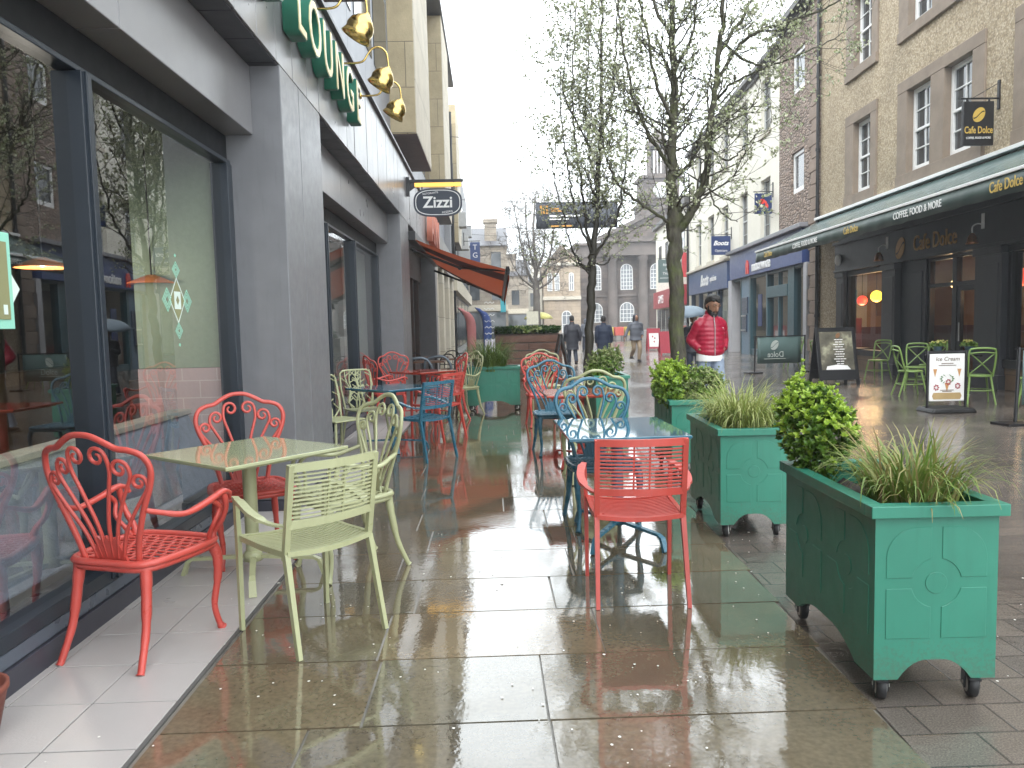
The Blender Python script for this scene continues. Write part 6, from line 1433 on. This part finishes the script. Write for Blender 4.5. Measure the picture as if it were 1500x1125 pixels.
def person(label,loc,rz,sh,el,wr,hip,kn,an,head_pitch,coat,coat_m,leg_m,shoe_m,cap_m=None,beard=False,hood=False,yaw=0,skin=m_skin,quilt=False,shirt=None,h=1.75,hd_=None):
    """joint lists are (left,right); +Y is ahead"""
    o=thing('person',label,'person',loc,rz); o.scale=(h/1.75,)*3
    # continuous body
    b=MB(); b.loft([(0,0,.88,.15,.10),(0,0,1.0,.16,.105),(0,0,1.2,.17,.11),(0,0,1.38,.17,.10),(0,-.01,1.46,.09,.07),(0,0,1.50,.058,.06),(0,.012,1.58,.055,.058)],16)
    hc=Vector((0,.03,1.645)); Mh=Matrix.Translation(Vector((0,.0,1.55-(.035 if quilt else .01))))@Matrix.Rotation(yaw,4,'Z')@Matrix.Rotation(-head_pitch,4,'X')@Matrix.Scale(1.16 if quilt else 1.05,4)@Matrix.Translation(Vector((0,0,-1.55)))
    hd=MB(); hd.loft([(0,.045,1.535,.02,.02),(0,.045,1.55,.048,.055),(0,.035,1.59,.062,.080),(0,.025,1.63,.070,.090),(0,.02,1.68,.074,.094),(0,.018,1.72,.066,.085),(0,.015,1.75,.036,.05),(0,.015,1.757,.004,.005)],18)
    hd.tube([(0,.105,1.672),(0,.122,1.648),(0,.130,1.628),(0,.112,1.618)],[.009,.012,.016,.010],8)
    for s in (1,-1):
        hd.tube([(s*.072,.01,1.665),(s*.082,.0,1.645),(s*.075,.008,1.618)],[.012,.016,.010],8,.6); hd.tube([(s*.05,.098,1.684),(s*.016,.109,1.682)],.009,6)
    hd.tube([(-.024,.106,1.592),(0,.114,1.594),(.024,.106,1.592)],[.006,.009,.006],6)
    b.add([Mh@Vector(v) for v in hd.v],hd.f,True)
    for i in (0,1):
        s=-1 if i==0 else 1
        b.tube([(s*.15,0,1.40),sh[i],el[i],wr[i]],[.06,.055,.042,.028],10)
        d=Vector(wr[i])-Vector(el[i]); hand(b,Vector(wr[i]),d if hd_ is None else Vector((-s*hd_[0],hd_[1],hd_[2])),(-s,0.1,0),s)
        b.tube([(s*.09,0,.92),hip[i],kn[i],an[i]],[.085,.085,.055,.040],10); a=Vector(an[i]); b.tube([a,a+Vector((0,.06,-.05)),a+Vector((0,.15,-.062))],[.04,.04,.03],8,.7)
    voxel(b.build('body',skin,o),.0065,3)
    # trousers
    b=MB(); b.loft([(0,0,.84,.165,.12),(0,0,.92,.18,.125),(0,0,1.02,.172,.118)],16)
    for i in (0,1):
        s=-1 if i==0 else 1; a=Vector(an[i]); k=Vector(kn[i]); hp=Vector(hip[i])
        P=crom([hp+Vector((0,0,.06)),hp.lerp(k,.5),k,k.lerp(a,.5),a+Vector((0,0,.0))],5); n=len(P)
        b.tube(P,[(.105-.040*(j/(n-1))**.7)*(1+.03*sin(j*2.3+i)) for j in range(n)],12)
    voxel(b.build('trousers',leg_m,o),.014,4)
    for i in (0,1):
        a=Vector(an[i]); b=MB(); b.tube([a+Vector((0,-.055,-.045)),a+Vector((0,.03,-.04)),a+Vector((0,.12,-.055)),a+Vector((0,.185,-.062))],[.046,.052,.046,.030],10,.75); b.box(a.x-.045,a.x+.045,a.y-.09,a.y+.20,a.z-.095,a.z-.075); b.build('shoe',shoe_m,o)
    # coat
    hem=coat; rings=[]; n=34; kx=.90 if quilt else 1
    ctl=[(hem,.205 if hem>.8 else .24,.145 if hem>.8 else .19),(hem+.10,.222,.155),(1.10,.228,.160),(1.25,.232,.158),(1.34,.218,.142),(1.41,.175,.120),(1.46,.115,.095),(1.50,.082,.084),(1.545,.080,.082)]
    if quilt: ctl[0]=(hem,.19,.135); ctl[1]=(hem+.06,.225,.16)
    ctl=sorted(ctl)
    for j in range(n*2+1):
        z=ctl[0][0]+(ctl[-1][0]-ctl[0][0])*j/(2*n)
        for q in range(len(ctl)-1):
            if ctl[q][0]<=z<=ctl[q+1][0]+1e-9:
                t=(z-ctl[q][0])/(ctl[q+1][0]-ctl[q][0]); t=t*t*(3-2*t); rx=ctl[q][1]+(ctl[q+1][1]-ctl[q][1])*t; ry=ctl[q][2]+(ctl[q+1][2]-ctl[q][2])*t
        puff=(.009*abs(sin((z-.86)/.062*PI))-.004) if quilt and z>hem+.05 and z<1.5 else .004*sin(z*31)
        rings.append((0,0 if z<1.4 else .01,z,rx*kx+puff,ry+puff))
    b=MB(); b.loft(rings,28)
    for i in (0,1):
        s=-1 if i==0 else 1; P=crom([(s*.10,0,1.385),sh[i],Vector(sh[i]).lerp(Vector(el[i]),.5),el[i],Vector(el[i]).lerp(Vector(wr[i]),.55),Vector(wr[i])-(Vector(wr[i])-Vector(el[i])).normalized()*.01],8); m_=len(P)
        acc=0; rs=[]
        for j in range(m_):
            if j: acc+=(P[j]-P[j-1]).length
            t=j/(m_-1); rs.append((.080-.026*t)*(1+(.09*abs(sin(acc/.062*PI))-.03 if quilt else .03*sin(j*1.9))))
        b.tube(P,rs,16)
    voxel(b.build('coat' if not quilt else 'jacket',coat_m,o),.0105,2)
    if quilt:
        b=MB(); b.tube([(.0,.168,z) for z in [hem+.03+i*.04 for i in range(15)]],.006,6); b.v=[(x,y+(-.0 if z<1.3 else -(z-1.3)*.22),z) for x,y,z in b.v]; b.build('zip',m_steel,o)
        b=MB(); b.ball((-.13,.150,1.29),(.006,.006,.008)); b.build('chest_badge',m_white,o)
    if shirt: b=MB(); b.loft([(0,0,hem-.055,.205,.145),(.0,.0,hem-.02,.206,.147),(0,0,hem+.08,.20,.14)],24); b.build('shirt',shirt,o)
    def headpart(bm,name,mm,v=.006): bm.v=[tuple(Mh@Vector(p)) for p in bm.v]; return voxel(bm.build(name,mm,o),v,2)
    if hood:
        b=MB(); b.loft([(0,-.02,1.50,.10,.10),(0,-.015,1.58,.105,.11),(0,-.01,1.66,.103,.115),(0,-.012,1.72,.09,.105),(0,-.01,1.765,.05,.06),(0,-.01,1.775,.005,.005)],16); headpart(b,'hood',cap_m,.010)
    else:
        b=MB(); rh=random.Random(3)
        b.loft([(0,-.035,1.58,.06,.06),(0,-.032,1.63,.078,.075),(0,-.026,1.685,.083,.084),(0,-.008,1.72,.080,.095),(0,.004,1.765,.060,.078),(0,.008,1.79,.012,.012)],18)
        for k in range(26):
            a=rh.random()*6.28; q=rh.random(); b.ball((.065*cos(a)*(1-q*.4),.01+.082*sin(a)*(1-q*.4),1.725+.045*q),(.022,.022,.017),7,5)
        headpart(b,'hair',m_hair)
    if beard:
        b=MB(); b.loft([(0,.060,1.510,.024,.034),(0,.056,1.540,.054,.068),(0,.046,1.575,.068,.082),(0,.030,1.615,.072,.086)],16)
        b.v=[(x,max(y,.02),z) if not (y>.10 and z>1.60) else (x,y-.02,z) for x,y,z in b.v]
        for s in (1,-1): b.tube([(s*.070,.035,1.655),(s*.069,.045,1.61)],.012,6)
        b.tube([(-.032,.104,1.603),(0,.118,1.610),(.032,.104,1.603)],.008,6); headpart(b,'beard',m_hair)
        b=MB()
        for s in (1,-1): b.tube([(s*.052,.094,1.692),(s*.036,.106,1.698),(s*.016,.111,1.692)],.0055,6); b.ball((s*.034,.098,1.672),(.013,.008,.004),8,5)
        b.v=[tuple(Mh@Vector(p)) for p in b.v]; b.build('brows_and_eyes',m_hair,o)
    return o
m_jk=mat('crimson_nylon',(.36,.012,.040),.38,.10,8,.25,26); m_denim=mat('pale_denim',(.27,.33,.43),.8,.22,9,.3,60); m_shoe=mat('dark_shoe',(.03,.025,.025),.5); m_charc=mat('charcoal_coat',(.035,.037,.05),.6,.15,6,.2,20); m_greyj=mat('slate_grey_jacket',(.10,.11,.135),.6,.15,6,.3,15); m_khaki=mat('khaki_cloth',(.30,.23,.16),.8,.15,8,.3,20); m_dkj=mat('dark_jeans',(.05,.06,.085),.8,.15,8); m_nav=mat('navy_coat',(.016,.026,.055),.7,.15,6)
PY=11.2; px_=PX(1040,470,PY).x
person('bearded man in a crimson quilted jacket and pale jeans, hands in his pockets',(px_,PY,0),PI+R(8),((-.175,0,1.335),(.175,0,1.335)),((-.255,-.09,1.12),(.255,-.09,1.12)),((-.18,.055,.985),(.18,.055,.985)),((-.095,.01,.88),(.095,0,.88)),((-.105,.10,.49),(.10,-.03,.48)),((-.10,.13,.095),(.10,-.22,.12)),R(26),.875,m_jk,m_denim,m_shoe,None,True,False,R(10),m_skin,True,m_white,1.83,(1,.0,-.55))
PY=26.7; px_=PX(838,480,PY).x
person('person in a long charcoal coat seen from behind, beside the black A board',(px_,PY,0),R(4),((-.205,0,1.385),(.205,0,1.385)),((-.26,-.05,1.12),(.27,-.06,1.12)),((-.25,.06,.87),(.285,.0,.86)),((-.095,.01,.88),(.095,0,.88)),((-.10,.08,.49),(.10,-.02,.48)),((-.10,.10,.095),(.10,-.20,.13)),R(18),.55,m_charc,m_dkj,m_shoe,None,False,False,0,m_skin,False,None,1.74)
PY=28.0; px_=PX(931,480,PY).x
person('hooded person in a slate grey jacket and khaki trousers striding towards the camera',(px_,PY,0),PI+R(12),((-.205,0,1.385),(.205,0,1.385)),((-.27,-.03,1.12),(.33,.0,1.15)),((-.20,.13,.97),(.46,.10,.93)),((-.095,.01,.88),(.095,0,.88)),((-.10,.16,.50),(.07,-.02,.48)),((-.08,.10,.095),(.06,-.30,.20)),R(10),.80,m_greyj,m_khaki,m_shoe,m_charc,False,True,0,m_skin,False,None,1.76)
PY=24.5; px_=PX(884,480,PY).x
person('person in a long navy coat mostly hidden behind the dark tree trunk',(px_,PY,0),R(-6),((-.205,0,1.385),(.205,0,1.385)),((-.25,-.03,1.12),(.26,-.04,1.12)),((-.24,.06,.86),(.25,.04,.86)),((-.095,.01,.88),(.095,0,.88)),((-.10,.05,.49),(.10,-.02,.48)),((-.10,.04,.095),(.10,-.14,.11)),R(8),.50,m_nav,m_dkj,m_shoe,None,False,False,0,m_skin,False,None,1.68)
PY=40; px_=PX(858,480,PY).x
person('distant person in a grey jacket just left of the dark tree trunk',(px_,PY,0),R(10),((-.205,0,1.385),(.205,0,1.385)),((-.25,-.03,1.12),(.26,-.04,1.12)),((-.24,.06,.86),(.25,.04,.86)),((-.095,.01,.88),(.095,0,.88)),((-.10,.09,.49),(.10,-.02,.48)),((-.10,.12,.095),(.10,-.18,.12)),0,.80,m_greyj,m_dkj,m_shoe,m_greyj,False,True,0,m_skin,False,None,1.72)
PY=17.5; px_=PX(1016,480,PY).x
person('person in dark clothes under a grey blue umbrella behind the bearded man',(px_,PY,0),PI,((-.205,0,1.385),(.205,0,1.385)),((-.25,-.03,1.12),(.27,.05,1.15)),((-.24,.06,.86),(.16,.26,1.22)),((-.095,.01,.88),(.095,0,.88)),((-.10,.09,.49),(.10,-.02,.48)),((-.10,.12,.095),(.10,-.18,.12)),0,.80,m_charc,m_dkj,m_shoe,None,False,False,0,m_skin,False,None,1.6)
def umbrella(label,x,y,zb,zt,rad,m,tx=0,ty=0):
    o=thing('umbrella',label,'umbrella',(x,y,zb),0,'open umbrellas in the street'); o.rotation_euler=(tx,ty,0)
    H=zt-zb; b=MB(); n=8; rings=6; v=[(0,0,H)]
    for k in range(1,rings+1):
        t=k/rings
        for j in range(n*3):
            a=2*PI*j/(n*3); sc2_=1-.09*t*abs(sin(a*n/2))
            v.append((rad*t*cos(a)*sc2_,rad*t*sin(a)*sc2_,H-.32*rad/.5*(1-math.sqrt(max(0,1-.85*t*t)))*1.2))
    N=n*3; f=[(0,1+j,1+(j+1)%N) for j in range(N)]+[(1+(k-1)*N+j,1+k*N+j,1+k*N+(j+1)%N,1+(k-1)*N+(j+1)%N) for k in range(1,rings) for j in range(N)]
    b.add(v,f,True); q=b.build('canopy',m,o); q.modifiers.new('t','SOLIDIFY').thickness=.004
    b=MB(); b.tube([(0,0,-.05),(0,0,H+.06)],.009,6); b.build('shaft',m_black,o)
    for j in range(n): a=2*PI*j/n; MB().tube([(0,0,H-.05),(rad*.97*cos(a),rad*.97*sin(a),H-.27*rad/.5)],.004,4).build('rib',m_steel,o)
umbrella('grey blue umbrella held just behind the crimson jacket',px_-.16,17.24,1.12,1.82,.46,mat('grey_blue_umbrella',(.17,.22,.27),.6),R(6),R(-8))
umbrella('yellow and blue market umbrella far off above the timber planter',PX(789,470,48).x,48,.6,2.3,.95,mat('yellow_umbrella',(.55,.52,.16),.6))
o=thing('notice_board','pale notice board on a post in front of the bare tree','sign',(PX(780,467,46).x,46,0)); MB().box(-.36,.36,-.03,.03,1.5,2.3).build('board',mat('pale_notice',(.66,.64,.52),.6),o); MB().tube([(0,0,0),(0,0,1.5)],.04,6).build('post',m_black,o)
# ---------------------------------------------------------------- damp air
m,nt,b=newmat('damp_air'); nt.nodes.remove(b); pv=nt.nodes.new('ShaderNodeVolumePrincipled'); pv.inputs['Color'].default_value=(.93,.96,1,1); pv.inputs['Density'].default_value=.0017; pv.inputs['Anisotropy'].default_value=.2
nt.links.new(pv.outputs[0],nt.nodes['Material Output'].inputs['Volume'])
struct(MB().box(-205,205,-20,305,-1.5,40).build('haze',m),'stuff')
